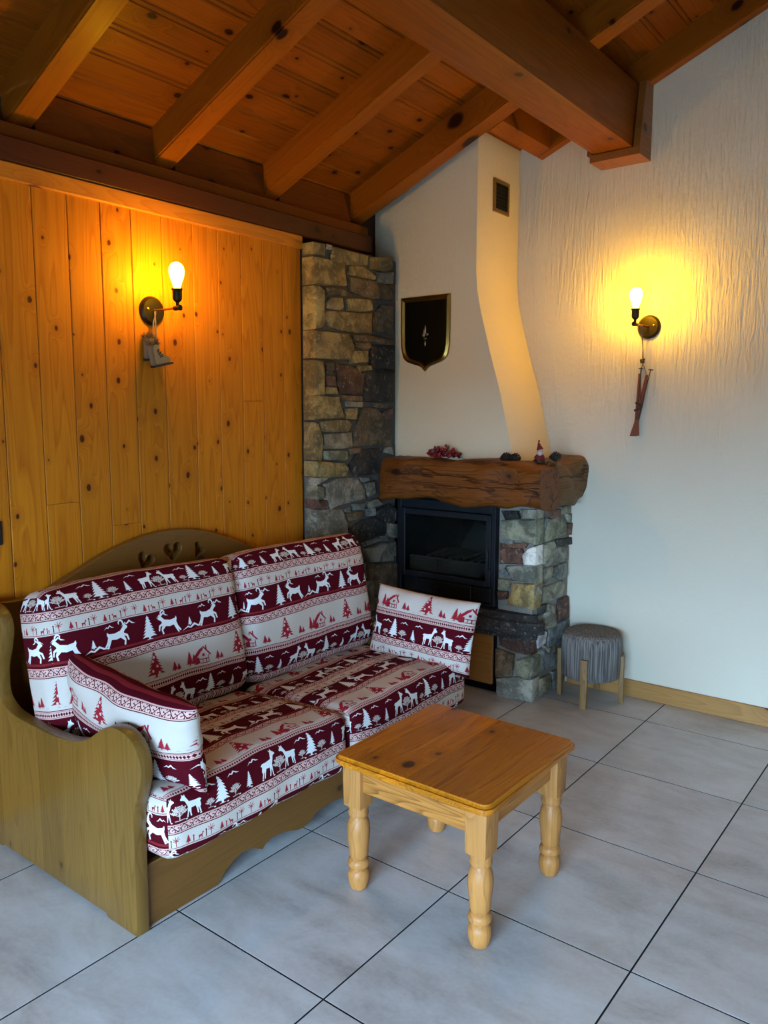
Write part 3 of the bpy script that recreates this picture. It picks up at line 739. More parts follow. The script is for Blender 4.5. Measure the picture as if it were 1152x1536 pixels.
def mountain(x, v, wd, h, col):
    poly([(x-wd*.5, v), (x-wd*.2, v-h*.7), (x-wd*.1, v-h*.45), (x+wd*.1, v-h), (x+wd*.28, v-h*.45), (x+wd*.5, v-h*.1), (x+wd*.25, v-h*.2), (x+wd*.12, v-h*.62), (x-wd*.08, v-h*.2), (x-wd*.22, v-h*.42)], col)
def vine(v0, v1):
    rect(v0, v1, PINK); h = v1-v0; n = 20; rect(v0, v0+.0028, BUR); rect(v1-.0028, v1, BUR); rect(v0+.006, v0+.0075, EDGE); rect(v1-.0075, v1-.006, EDGE)
    for k in range(n):
        x = (k+.5)*TU/n; c = (v0+v1)/2; s = h*.26; f = 1 if k % 2 else -1
        stroke([(x-s, c+f*s), (x, c), (x+s, c-f*s)], .0022, DRK); stroke([(x-s, c-f*s*.2), (x, c), (x+.2*s, c+s)], .002, DRK)
        for dx, dy in ((-.9, f*.9), (.9, -f*.9), (.1, 1), (-.1, -1), (-1, -.3*f)): disc(x+dx*s, c+dy*s, .0021, DRK)
# A: burgundy, does, pines, bushes
rect(0, .095, BUR)
for x, fl in ((.085, False), (.205, True)): doe(x, .088, .080, WHT, fl)
pine(.300, .090, .084, WHT, .62); bush(.147, .088, .052, PALE); bush(.255, .088, .030, PALE); bush(.352, .088, .040, PALE); pine(.012, .089, .050, WHT, .5)
doe(.395, .05, .03, BUR)
mountain(.255, .030, .06, .016, WHT); mountain(.04, .026, .05, .014, WHT); mountain(.355, .026, .05, .014, WHT)
for k in range(8): disc(k*.05+.02, .091, .004, WHT, .002)
# B vine, C village frieze, D ibex, B vine
vine(.095, .130)
rect(.130, .180, PALE)
for k in range(10):
    x = k*.04+.012; v = .172
    if k % 3 == 0:
        stroke([(x, v), (x, v-.02)], .002, RED)
        for a in range(7): stroke([(x, v-.02), (x+.013*math.cos(a*.9), v-.024+.011*math.sin(a*.9))], .0018, RED)
    elif k % 3 == 1: pine(x, v, .026, RED, .7); disc(x+.018, v-.017, .003, RED); stroke([(x+.018, v), (x+.018, v-.014)], .004, RED)
    else: doe(x, v, .022, RED, k % 2 == 0); stroke([(x+.022, v), (x+.022, v-.020)], .003, DRK); disc(x+.022, v-.022, .0028, DRK)
rect(.174, .176, EDGE)
rect(.180, .285, BUR); rect(.272, .280, srgb('7a2226'))
pine(.055, .274, .088, WHT, .62)
ibex(.150, .270, .088, WHT, True); ibex(.318, .270, .088, WHT)
mountain(.245, .272, .10, .022, WHT); pine(.236, .256, .032, WHT, .6)
mountain(.118, .206, .055, .018, WHT); mountain(.375, .204, .06, .018, WHT); mountain(.30, .202, .04, .014, WHT)
vine(.285, .320)
# E: pale, chalets and red firs
rect(.320, .425, PALE)
def chalet(x, v, s):
    poly([(x-.5*s, v), (x-.5*s, v-.42*s), (x+.10*s, v-.86*s), (x+.5*s, v-.42*s), (x+.5*s, v)], PALE*.95)
    poly([(x-.70*s, v-.36*s), (x-.14*s, v-.86*s), (x+.18*s, v-1.0*s), (x+.02*s, v-.74*s), (x-.42*s, v-.30*s)], RED)
    stroke([(x+.16*s, v-1.0*s), (x+.66*s, v-.44*s)], .10*s, RED); stroke([(x+.02*s, v-.74*s), (x+.14*s, v-.9*s)], .08*s, RED)
    poly([(x-.5*s, v), (x-.5*s, v-.30*s), (x-.22*s, v-.40*s), (x-.14*s, v)], RED*.95)
    for a, b in (((x-.52*s, v), (x+.55*s, v)), ((x+.5*s, v), (x+.5*s, v-.46*s)), ((x-.2*s, v-.24*s), (x+.5*s, v-.24*s)), ((x+.05*s, v), (x+.05*s, v-.24*s)), ((x+.3*s, v), (x+.3*s, v-.24*s))): stroke([a, b], .055*s, RED)
    poly([(x+.05*s, v-.56*s), (x+.05*s, v-.4*s), (x+.22*s, v-.4*s), (x+.22*s, v-.56*s)], RED); stroke([(x+.38*s, v-.74*s), (x+.38*s, v-1.05*s)], .09*s, RED)
pine(.06, .416, .092, RED, .78)
for q in ((.052, .358), (.068, .378), (.048, .392), (.074, .402), (.058, .344)): disc(q[0], q[1], .0052, PALE)
pine(.142, .414, .036, RED, .8); pine(.160, .415, .026, RED, .9)
pine(.212, .414, .056, RED, .6); pine(.232, .415, .042, RED, .7); chalet(.268, .415, .064)
pine(.345, .414, .036, RED, .8); pine(.364, .415, .026, RED, .9)
for k in range(9): disc((k*.047+.02) % TU, .416, .007, PALE*.88, .0016)
# F diamonds
rect(.425, .455, PINK); rect(.425, .4275, BUR); rect(.4525, .455, BUR); rect(.430, .4315, EDGE); rect(.448, .4495, EDGE)
for k in range(40):
    x = (k+.5)*.01; poly([(x-.0045, .44), (x, .4335), (x+.0045, .44), (x, .4465)], DRK)
h2, w2 = FH//2*2, FW//2*2
small = IMG[:h2, :w2].reshape(h2//2, 2, w2//2, 2, 3).mean((1, 3))
rg = np.random.default_rng(5)
small = small*(1+rg.normal(0, .035, small.shape[:2]+(1,)).astype(np.float32))
px = np.ones(small.shape[:2]+(4,), np.float32); px[..., :3] = np.clip(small[::-1], 0, 1)
im = bpy.data.images.new('alpine_jacquard', small.shape[1], small.shape[0]); im.pixels.foreach_set(px.ravel()); im.update(); im.pack()
def fabric():
    s = NT('alpine_jacquard_fabric'); uv = s.node('TexCoord').outputs['UV']
    t = s.node('TexImage', Vector=uv); t.image = im; t.extension = 'REPEAT'
    wv = s.node('Mapping', Vector=uv, Scale=(260, 300, 1)).outputs[0]
    n = s.noise(wv, 1.0, 2); big = s.noise(s.node('TexCoord').outputs['Object'], 9, 3)
    s.set(Base_Color=s.mix(s.math('MULTIPLY', n, .5), t.outputs[0], s.mix(1.0, t.outputs[0], G1(.72), 'MULTIPLY')), Roughness=.95, Specular_IOR_Level=.05)
    s.bump(s.math('ADD', s.math('MULTIPLY', n, .25), s.math('MULTIPLY', big, 1.2)), .35, .008); return s.m
FAB = fabric()

def cushion_mesh(L, Hh, T, r, bulge, uvf, seed, nl=44, nh=26, nt=9, shape=None, sag=None):
    """upholstered block, local x = length, y = thickness (front at -y), z = height; uvf(face, x, y, z) -> metres (u, v down)"""
    bm = bmesh.new(); uvl = bm.loops.layers.uv.new('UVMap'); rr = random.Random(seed)
    H = (L/2, T/2, Hh/2); N = (nl, nt, nh)
    cache = {}
    ph = [rr.uniform(0, 6.28) for _ in range(10)]
    def pos(ix, iy, iz):
        k = (ix, iy, iz)
        if k in cache: return cache[k]
        s = [2*k[i]/N[i]-1 for i in range(3)]
        p = Vector([s[i]*H[i] for i in range(3)])
        inn = Vector([max(-(H[i]-r), min(H[i]-r, p[i])) for i in range(3)])
        d = p-inn; q = inn + (d.normalized()*r if d.length > 1e-9 else d) if d.length > r else p.copy()
        fx, fz = 1-s[0]**4, 1-s[2]**4
        q.y += math.copysign(1, s[1])*abs(s[1])*bulge*fx*fz
        q.z += math.copysign(1, s[2])*abs(s[2])*bulge*.45*fx*(1-s[1]**2)
        q.x += s[0]*abs(s[0])*bulge*.4*fz*(1-s[1]**2)
        wx = .004*math.sin(9*p.x+ph[0]+5*p.z) + .003*math.sin(17*p.z+ph[1]+7*p.x) + .002*math.sin(31*p.x+ph[2]-21*p.z)
        q += Vector((.5*wx, wx, .6*wx))
        if shape: q = shape(q, s)
        v = bm.verts.new(q); cache[k] = (v, p); return cache[k]
    for ax in range(3):
        o1, o2 = [i for i in range(3) if i != ax]
        for side in (0, N[ax]):
            for a in range(N[o1]):
                for b in range(N[o2]):
                    q = []
                    for da, db in ((0, 0), (1, 0), (1, 1), (0, 1)):
                        k = [0, 0, 0]; k[ax] = side; k[o1] = a+da; k[o2] = b+db; q.append(pos(*k))
                    f = bm.faces.new([x[0] for x in q]); f.smooth = True
                    for lp, x in zip(f.loops, q):
                        u, v = uvf(('x', 'y', 'z')[ax]+('-' if side == 0 else '+'), *x[1]); lp[uvl].uv = (u/TU, -v/TV)
    return finish(bm, 'cushion', 180)
def piped(o, name, mat): pass

# ------------------------------------------------------------------ sofa
SF = empty('sofa', (-.45, -1.69, 0), 'carved pine bench sofa with scrolled arms and heart cut-outs', 'sofa')
def S(o): return child_at(o, SF)
YL0, YL1, YR0, YR1 = -2.556, -2.510, -.870, -.824
arm = spline([(.008, 0), (.008, .20), (.014, .385), (.032, .440), (.052, .508), (.046, .562), (.022, .600), (-.020, .622), (-.070, .626), (-.120, .612), (-.170, .582), (-.225, .548), (-.30, .526), (-.40, .515), (-.52, .516), (-.63, .520), (-.70, .535), (-.745, .575), (-.745, .66), (-.715, .74), (-.700, .80), (-.712, .845), (-.750, .872), (-.80, .880)], 4)
arm = arm + [(-.885, .880), (-.885, .0), (-.80, .0), (-.79, .012), (-.155, .012), (-.145, 0)]
for a, b in ((YL0, YL1), (YR0, YR1)): S(prism('arm', arm, 1, a, b, SOFAW_Z, None, .007, 2, 40))
# backrest with three cut-outs
def heart(cx, cz, w):
    P = []
    for k in range(28):
        t = 2*math.pi*k/28
        P.append((cx+w*16*math.sin(t)**3/32, cz+w*(13*math.cos(t)-5*math.cos(2*t)-2*math.cos(3*t)-math.cos(4*t))/30))
    return P
bo = spline([(-2.508, .862), (-2.42, .848), (-2.30, .862), (-2.16, .918), (-2.02, .975), (-1.86, 1.016), (-1.71, 1.028), (-1.55, 1.006), (-1.40, .955), (-1.27, .900), (-1.15, .862), (-1.02, .845), (-.93, .848), (-.872, .862)], 5)
bo += [(-.872, .16), (-2.508, .16)]
def slab_with_holes(name, outer, holes, x0, x1, mat):
    cu = bpy.data.curves.new(name, 'CURVE'); cu.dimensions = '2D'; cu.fill_mode = 'BOTH'; cu.extrude = (x1-x0)/2; cu.bevel_depth = .004; cu.bevel_resolution = 1
    for P in [outer]+holes:
        sp = cu.splines.new('POLY'); sp.points.add(len(P)-1); sp.use_cyclic_u = True
        for q, p in zip(sp.points, P): q.co = (p[0], p[1], 0, 1)
    t = bpy.data.objects.new('tmp', cu); COL.objects.link(t)
    dg = bpy.context.evaluated_depsgraph_get(); me = bpy.data.meshes.new_from_object(t.evaluated_get(dg))
    bpy.data.objects.remove(t); me.name = name
    # local (a, b, c) -> world (x = mid + c, y = a, z = b)
    n = len(me.vertices); co = np.empty(n*3, np.float32); me.vertices.foreach_get('co', co); co = co.reshape(-1, 3)
    me.vertices.foreach_set('co', np.stack([co[:, 2]+(x0+x1)/2, co[:, 0], co[:, 1]], 1).astype(np.float32).ravel()); me.update()
    me.materials.clear(); return link(name, me, mat)
def tilted(cx, cz, w, a):
    return [(cx+(p[0]-cx)*math.cos(a)+(p[1]-cz)*math.sin(a), cz-(p[0]-cx)*math.sin(a)+(p[1]-cz)*math.cos(a)) for p in heart(cx, cz, w)]
def halfheart(cx, cz, w):
    return [(cx-w*.22, cz-w*.42), (cx-w*.22, cz+w*.42), (cx, cz+w*.46), (cx+w*.16, cz+w*.36), (cx+w*.20, cz+w*.16), (cx+w*.36, cz+w*.14), (cx+w*.44, cz-w*.05), (cx+w*.30, cz-w*.20), (cx+w*.05, cz-w*.28), (cx-w*.1, cz-w*.44)]
S(slab_with_holes('backrest', bo, [heart(-1.712, .938, .100), tilted(-1.852, .918, .088, .45), halfheart(-1.575, .925, .088)], -.918, -.888, SOFAW_Y))
# scalloped front board
hb = [(-2.508, 0), (-2.235, 0), (-2.222, .014), (-2.20, .034), (-2.165, .052), (-2.125, .063), (-2.085, .058), (-2.053, .042), (-2.036, .032), (-2.022, .044), (-1.99, .055), (-1.94, .050), (-1.90, .040), (-1.86, .026), (-1.83, .022), (-1.80, .030), (-1.765, .050), (-1.72, .056), (-1.69, .057)]
hb = hb + [(-3.38-y, z) for y, z in hb[::-1][1:]]
S(prism('front_board', hb + [(-.872, .198), (-2.508, .198)], 0, -.035, -.010, SOFAW_Y, None, .003, 1, 40))
S(box('seat_deck', -.86, -.036, -2.508, -.872, .165, .192, SOFAW_Y))
# cushions: things resting on the sofa
def cush(name, me, M_, label, cat, group):
    o = link(name, me, FAB); o.matrix_world = M_; return tag(o, label, cat, group)
# seat cushions: local x along sofa (+y), front edge of the pattern starts with band A on the front face
ST, SD_ = .222, .60
def seat_uv(f, x, y, z):
    # local z = up (thickness ST), local y = depth, front at -y
    if f == 'z+': return x, -(y+SD_/2) - .004
    if f == 'y-': return x, (ST/2-z)
    if f[0] == 'x': return x+y+.07, .115+(ST/2-z)
    return x, (ST/2-z) if f == 'y+' else y
for yc, wd, sd, lab in ((-2.098, .812, 1, 'red and white seat cushion nearest the left arm'), (-1.282, .812, 2, 'red and white seat cushion on the fireplace side')):
    def uvf(f, x, y, z, o=.11*sd): a, b = seat_uv(f, x, y, z); return a+o, b
    me = cushion_mesh(wd, ST, SD_, .045, .014, uvf, sd, 40, 12, 30)
    # cushion local: x -> world +y ; y (depth, front -y) -> world -x ; z up ; tilt back
    R = Matrix(((0, -1, 0), (1, 0, 0), (0, 0, 1))).to_4x4()
    Mw = Matrix.Translation((-.205, yc, .319)) @ Matrix.Rotation(math.radians(-3.6), 4, 'Y') @ R
    cush('seat_cushion', me, Mw, lab, 'cushion', 'sofa seat cushions')
BT, BH = .19, .535
def back_uv(f, x, y, z):
    # the front's foot is the lower end of band A; v runs down
    v = .035 + (BH/2-z)
    if f == 'z+': return x, .035 - (y+BT/2)
    if f[0] == 'x': return y+.05, v
    return x, v
for yc, wd, sd, lab in ((-2.082, .835, 3, 'large red and white back cushion below the heart cut-outs'), (-1.250, .815, 4, 'large red and white back cushion next to the stone pillar')):
    def uvf(f, x, y, z, o=.17*sd): a, b = back_uv(f, x, y, z); return a+o, b
    me = cushion_mesh(wd, BH, BT, .055, .03, uvf, sd, 44, 9, 28)
    R = Matrix(((0, -1, 0), (1, 0, 0), (0, 0, 1))).to_4x4()
    Mw = Matrix.Translation((-.585, yc, .668)) @ Matrix.Rotation(math.radians(-11), 4, 'Y') @ R
    cush('back_cushion', me, Mw, lab, 'cushion', 'sofa back cushions')
# throw pillows: thin lens, pinched corners
def pillow_mesh(L, Hh, T, uvf, seed, bend=0.0, skew=0.0):
    bm = bmesh.new(); uvl = bm.loops.layers.uv.new('UVMap'); r = random.Random(seed); n, m = 40, 30
    ph = [r.uniform(0, 6.28) for _ in range(6)]; grid = {}
    def vert(i, j, sd):
        a, b = 2*i/n-1, 2*j/m-1
        edge = i in (0, n) or j in (0, m)
        k = (i, j, 0 if edge else sd)
        if k in grid: return grid[k]
        pin = 1-.045*(1-abs(a)**2)*0
        x = a*L/2*(1-.05*(1-b*b)*abs(a)**3); z = b*Hh/2*(1-.06*(1-a*a)*abs(b)**3)
        t = T/2*((1-a**4)*(1-b**4))**.55
        y = sd*t + bend*(a*a) + .006*math.sin(7*a+ph[0])*math.sin(5*b+ph[1])*(1-a*a)
        y += .003*math.sin(13*a*b+ph[2])*sd*(1-a*a*b*b)
        grid[k] = bm.verts.new((x, y, z+skew*a)); return grid[k]
    for sd in (-1, 1):
        for i in range(n):
            for j in range(m):
                q = [(i, j), (i+1, j), (i+1, j+1), (i, j+1)]
                f = bm.faces.new([vert(*c, sd) for c in q]); f.smooth = True
                for lp, c in zip(f.loops, q):
                    u, v = uvf(sd, (2*c[0]/n-1)*L/2, (2*c[1]/m-1)*Hh/2); lp[uvl].uv = (u/TU, -v/TV)
    return finish(bm, 'pillow', 180)
def frame_matrix(bl, br, tl):
    bl, br, tl = map(Vector, (bl, br, tl)); X = (br-bl).normalized(); Zv = (tl-bl); Zv = (Zv - X*Zv.dot(X)).normalized(); Yv = Zv.cross(X)
    return Matrix((( X.x, Yv.x, Zv.x), (X.y, Yv.y, Zv.y), (X.z, Yv.z, Zv.z))).to_4x4()
def pillow(bl, br, tr, tl, T, v0, label, seed, u0=0.0, bend=0.0):
    c = (Vector(bl)+Vector(br)+Vector(tr)+Vector(tl))/4
    L = ((Vector(br)-Vector(bl)).length+(Vector(tr)-Vector(tl)).length)/2; Hh = ((Vector(tl)-Vector(bl)).length+(Vector(tr)-Vector(br)).length)/2
    me = pillow_mesh(L, Hh, T, lambda sd, x, z: (x*sd*-1+u0, v0+(Hh/2-z)), seed, bend)
    Mw = frame_matrix((Vector(bl)+Vector(tl))/2-Vector((0,0,.1)), (Vector(br)+Vector(tr))/2-Vector((0,0,.1)), (Vector(tl)+Vector(tr))/2+(Vector(bl)-Vector(br))/2)
    Mw.translation = c
    o = link('throw_pillow', me, FAB); o.matrix_world = Mw; return tag(o, label, 'pillow', 'throw pillows on the sofa')
pillow((-.408, -1.005, .418), (.150, -1.005, .400), (.192, -.885, .712), (-.365, -.885, .720), .115, .318, 'chalet patterned throw pillow propped at the fireplace end of the sofa', 21, .02)
pillow((-.50, -2.375, .478), (.200, -2.375, .405), (.055, -2.455, .695), (-.575, -2.455, .710), .14, .277, 'throw pillow slumped over the left sofa arm', 22, .1, .02)

# ------------------------------------------------------------------ coffee table
TB = empty('coffee_table', (.585, -1.735, 0), 'small square pine coffee table with turned legs', 'table')
def T(o): return child_at(o, TB)
tx0, tx1, ty0, ty1 = .302, .874, -2.030, -1.448
cuts = [tx0-.01, .392, .492, .585, .672, .772, tx1+.01]
for a, b in zip(cuts, cuts[1:]):
    bm = bmesh.new()
    cr = .035; P = []
    for cx, cy, a0 in ((tx1-cr, ty1-cr, 0), (tx0+cr, ty1-cr, 90), (tx0+cr, ty0+cr, 180), (tx1-cr, ty0+cr, 270)):
        for k in range(5): t = math.radians(a0+22.5*k); P.append((cx+cr*math.cos(t), cy+cr*math.sin(t)))
    bm_prism(bm, P, 2, .430, .464); bmesh.ops.recalc_face_normals(bm, faces=bm.faces)
    bmesh.ops.bevel(bm, geom=[e for e in bm.edges if len(e.link_faces) == 2 and e.calc_face_angle(0) > 1.2], offset=.011, segments=3, affect='EDGES')
    for co, no in (((a+.0002, 0, 0), (-1, 0, 0)), ((b-.0002, 0, 0), (1, 0, 0))):
        g = bmesh.ops.bisect_plane(bm, geom=bm.verts[:]+bm.edges[:]+bm.faces[:], plane_co=co, plane_no=no, clear_outer=True)
        es = [e for e in g['geom_cut'] if isinstance(e, bmesh.types.BMEdge)]
        if es: bmesh.ops.holes_fill(bm, edges=es)
    T(link('tabletop_board', finish(bm, 'tabletop_board', 35), TABT))
LX, LY = (.357, .812), (-1.960, -1.508)
prof = [(.020, 0), (.027, .004), (.033, .022), (.036, .046), (.033, .062), (.024, .072), (.027, .076), (.034, .080), (.036, .090), (.033, .100), (.026, .106), (.028, .112), (.032, .120), (.033, .150), (.037, .180), (.038, .205), (.035, .228), (.028, .244), (.026, .250), (.032, .254), (.034, .262), (.031, .270), (.034, .282), (.036, .290)]
def leg_mesh():
    bm = bmesh.new(); bm_lathe(bm, prof, 20); bm_box(bm, -.037, .037, -.037, .037, .286, .430, .005, 2)
    # chamfer the block's lower end into the turning
    for v in bm.verts:
        if .285 < v.co.z < .296 and max(abs(v.co.x), abs(v.co.y)) > .028 and v.co.z < .293: v.co.x *= .93; v.co.y *= .93
    return finish(bm, 'leg', 35)
lm = leg_mesh()
for x in LX:
    for y in LY: T(link('leg', lm, TABL, None, (x, y, 0)))
for y in LY: T(box('apron', LX[0]+.036, LX[1]-.036, y-.024, y-.002, .345, .430, TABA, None, .002))
for x in LX: T(box('apron', x-.011, x+.011, LY[0]+.036, LY[1]-.036, .345, .430, TABB, None, .002))

# ------------------------------------------------------------------ stool
ST_ = empty('stool', (.252, .125, 0), 'round stool with ribbed grey corduroy seat and four wooden legs', 'stool')
CORD = NT('grey_corduroy'); _t = CORD.node('TexCoord').outputs['Object']
_n = CORD.noise(CORD.node('Mapping', Vector=_t, Scale=(150, 150, 2)).outputs[0], 1, 4)
CORD.set(Base_Color=CORD.ramp(_n, [(.36, lin('4e4a46')), (.62, lin('857e77'))]), Roughness=.95, Specular_IOR_Level=.1); CORD.bump(_n, .4, .004)
def cord_mesh():
    bm = bmesh.new(); n = 144; R = .152; rings = []
    P = [(R*.55, .136, 0), (R*.96, .136, 0), (R, .143, .6), (R+.002, .20, 1), (R+.003, .30, 1), (R, .344, 1), (R*.97, .362, .8), (R*.90, .373, .6)]
    for r_, z, q in P:
        rings.append([bm.verts.new(((r_+q*(.0035 if k % 2 else -.001))*math.cos(2*math.pi*k/n), (r_+q*(.0035 if k % 2 else -.001))*math.sin(2*math.pi*k/n), z)) for k in range(n)])
    for a, b in zip(rings, rings[1:]):
        for k in range(n): bm.faces.new((a[k], a[(k+1)%n], b[(k+1)%n], b[k]))
    bm.faces.new(rings[0])
    # ribbed top
    top = rings[-1]; m = 24; prev = top
    for t in range(1, 7):
        f = 1-t/6.5
        cur = [bm.verts.new((P[-1][0]*f*math.cos(2*math.pi*k/n), P[-1][0]*f*math.sin(2*math.pi*k/n), .373+.009*(1-f*f)+.0016*math.sin(P[-1][0]*f*math.cos(2*math.pi*k/n)*520))) for k in range(n)]
        for k in range(n): bm.faces.new((prev[k], prev[(k+1)%n], cur[(k+1)%n], cur[k]))
        prev = cur
    bm.faces.new(prev)
    return finish(bm, 'seat', 60)
link('seat', cord_mesh(), CORD.m, ST_)
for x, y in ((.281, -.022), (.086, .095), (.415, .165), (.222, .288)):
    dx, dy = x-.252, y-.125; L = math.hypot(dx, dy); a = math.atan2(dy, dx)
    bm = bmesh.new(); bm_box(bm, -.012, .012, -.019, .019, 0, .262, .004, 2)
    for v in bm.verts: v.co.y *= 1-.12*(1-v.co.z/.262); v.co.x += .004*math.sin(v.co.z*20+x*30)
    rr = .163 if L < .2 else L
    link('leg', finish(bm, 'leg', 40), STICK, ST_, (rr*math.cos(a), rr*math.sin(a), 0), (0, 0, a))
# ------------------------------------------------------------------ wall lamps
GLOW = NT('lit_bulb'); GLOW.set(Base_Color=(1, .8, .4, 1), Emission_Color=BULB+(1,), Emission_Strength=BULB_POWER, Roughness=.3)
def sconce(loc, rotz, label, bend):
    """local +x leaves the wall"""
    r = empty('wall_lamp', loc, label, 'lamp', 'bare bulb wall lamps'); r.rotation_euler = (0, 0, rotz)
    RX = Matrix.Rotation(math.pi/2, 4, 'Y')
    lathe('backplate', [(.060, 0), (.060, .006), (.056, .012), (.050, .018), (.0, .0185)], BRONZE, r, 32, RX)
    lathe('screw', [(.006, 0), (.006, .004), (.003, .006)], BRASS, r, 10, Matrix.Translation((.018, -.03 if bend >= 0 else .03, .004)) @ RX)
    tube('arm', [(.016, 0, 0), (.165, bend, 0)], .0045, COPPER, r, 10)
    tube('joint', [(.150, bend, 0), (.180, bend, 0)], .010, BRONZE, r, 12)
    bm = bmesh.new(); bm_lathe(bm, [(.004, 0), (.011, .002), (.012, .006), (.006, .010)], 10, Matrix.Translation((.180, bend, 0)) @ RX)
    link('wing_nut', finish(bm, 'wing_nut', 40), BRONZE, r)
    so = lathe('socket', [(.006, 0), (.007, .016), (.015, .022), (.019, .030), (.019, .062), (.022, .064), (.022, .070), (.017, .071)], BRONZE, r, 20, Matrix.Translation((.168, bend, .006)))
    lathe('bulb', [(.013, .0), (.015, .010), (.022, .030), (.029, .052), (.0305, .066), (.028, .082), (.019, .095), (.006, .1005)], GLOW.m, r, 20, Matrix.Translation((.168, bend, .078)), 180)
    return r
sconce((XW, -1.742, 1.950), 0, 'lit bare-bulb wall lamp on the boarded wall', .004)
sconce((.425, YB, 1.972), -math.pi/2, 'lit bare-bulb wall lamp on the white wall', -.012)

# ------------------------------------------------------------------ hanging ornaments
CORDM = plain('braided_cord', lin('8a7252'), .9)
FUR = plain('grey_brown_fur', lin('6b5640'), .95, nscale=120, namt=.6)
FELT = plain('beige_felt_boot', lin('8f7a5c'), .9, nscale=60)
LEATH = plain('dark_leather', lin('2b1d14'), .6)
tb = empty('boot_ornament', (-.905, -1.752, 1.715), 'pair of little fur-trimmed boots hanging under the boarded wall lamp', 'ornament')
def BO(o): return child_at(o, tb)
BO(tube('cord', [(-.908, -1.747, 1.945), (-.898, -1.752, 1.90), (-.900, -1.750, 1.835)], .003, CORDM)); BO(tube('cord', [(-.905, -1.741, 1.945), (-.906, -1.757, 1.90), (-.905, -1.762, 1.80)], .003, CORDM))
def boot(ox, oy, oz, ang, side):
    R = Matrix.Translation((ox, oy, oz)) @ Matrix.Rotation(ang, 4, 'X')
    pr = smoothpoly([(-.030, .0), (.040, .0), (.052, .010), (.046, .026), (.022, .036), (.008, .052), (.006, .085), (-.030, .085), (-.034, .04)], 3)
    bm = bmesh.new(); bm_prism(bm, pr, 0, -.017, .017); bmesh.ops.recalc_face_normals(bm, faces=bm.faces)
    bmesh.ops.bevel(bm, geom=[e for e in bm.edges if len(e.link_faces) == 2 and e.calc_face_angle(0) > 1.0], offset=.007, segments=2, affect='EDGES')
    bmesh.ops.transform(bm, matrix=R, verts=bm.verts); b = BO(link('boot', finish(bm, 'boot', 60), FELT))
    bm = bmesh.new(); bm_prism(bm, [(-.034, -.007), (.056, -.007), (.058, .001), (-.034, .001)], 0, -.018, .018); bmesh.ops.transform(bm, matrix=R, verts=bm.verts)
    link('sole', finish(bm, 'sole'), LEATH, b)
    bm = bmesh.new(); r = random.Random(side)
    for k in range(220):
        a = r.uniform(0, 6.28); u = r.uniform(.8, 1.0); c = R @ Vector((.017*u*math.cos(a), -.012+.022*u*math.sin(a), .086)); t = R @ Vector((.017*u*math.cos(a)+r.uniform(-.02, .02), -.012+.022*u*math.sin(a)+r.uniform(-.02, .02), .086+r.uniform(-.012, .030)))
        s = Vector((r.uniform(-1, 1), r.uniform(-1, 1), r.uniform(-1, 1))).normalized()*.0022
        bm.faces.new([bm.verts.new(c+s), bm.verts.new(c-s), bm.verts.new(t)])
    f = link('fur_trim', finish(bm, 'fur_trim', fix=False), FUR, b); f['kind'] = 'stuff'
    bm = bmesh.new()
    for z in (.034, .046, .058):
        p = [R @ Vector(q) for q in ((.0185, -.004-(z-.034)*.3, z+.004), (.0195, .012-(z-.034)*.6, z-.004))]; bm_tube(bm, p, .0018, 5)
        p = [R @ Vector(q) for q in ((.0185, .014-(z-.034)*.6, z+.006), (.0195, -.004-(z-.034)*.3, z-.005))]; bm_tube(bm, p, .0018, 5)
    link('lace', finish(bm, 'lace'), LEATH, b)
boot(-.880, -1.752, 1.728, .22, 1); boot(-.917, -1.758, 1.752, .05, 2)

SKI = plain('reddish_ski_wood', lin('7a3a1c'), .45, nscale=30)
sk = empty('ski_ornament', (.405, YB-.02, 1.41), 'pair of little wooden skis with poles hanging under white wall lamp', 'ornament')
def SK(o): return child_at(o, sk)
YS = YB-.022
SK(tube('cord', [(.418, YB-.10, 1.968), (.412, YS-.02, 1.86), (.405, YS, 1.812)], .0022, CORDM)); SK(tube('cord', [(.424, YB-.10, 1.968), (.412, YS-.02, 1.86), (.408, YS, 1.812)], .0022, CORDM))
SK(tube('cord', [(.406, YS, 1.79), (.400, YS, 1.735)], .002, CORDM)); SK(tube('cord', [(.406, YS, 1.79), (.430, YS, 1.730)], .002, CORDM))
bm = bmesh.new()
for q in ((.398, 1.803), (.411, 1.806), (.400, 1.794), (.410, 1.793)): bm_ball(bm, (q[0], YS, q[1]), .0075)
SK(link('bead', finish(bm, 'bead', 180), LEATH))
def ski(top, mid, bot, yo):
    bm = bmesh.new()
    P = [(top, .006), (mid, .011), ((mid[0]*.5+bot[0]*.5, mid[1]*.5+bot[1]*.5), .010), (bot, .019)]
    L, Rr = [], []
    for (c, wd) in P: L.append((c[0]-wd, c[1])); Rr.append((c[0]+wd, c[1]))
    bm_prism(bm, L+Rr[::-1], 1, YS-yo-.005, YS-yo+.003)
    SK(link('ski', finish(bm, 'ski'), SKI))
ski((.397, 1.735), (.395, 1.57), (.386, 1.415), .006); ski((.430, 1.728), (.405, 1.58), (.372, 1.412), -.006)
for a, b in (((.404, 1.765), (.392, 1.50)), ((.455, 1.757), (.400, 1.50))):
    o = SK(tube('ski_pole', [(a[0], YS-.012, a[1]), (b[0], YS-.012, b[1])], .0024, LEATH, None, 6))
    bm = bmesh.new(); bm_tube(bm, [(a[0]-.012, YS-.012, a[1]-.004), (a[0]+.012, YS-.012, a[1]-.006)], .0028, 6); bm_tube(bm, [(a[0], YS-.024, a[1]-.005), (a[0], YS, a[1]-.005)], .0028, 6)
    link('basket', finish(bm, 'basket'), LEATH, o)
o = SK(tube('binding', [(.378, YS-.014, 1.545), (.410, YS-.014, 1.555), (.408, YS-.014, 1.575), (.384, YS-.014, 1.585)], .006, LEATH, None, 6))

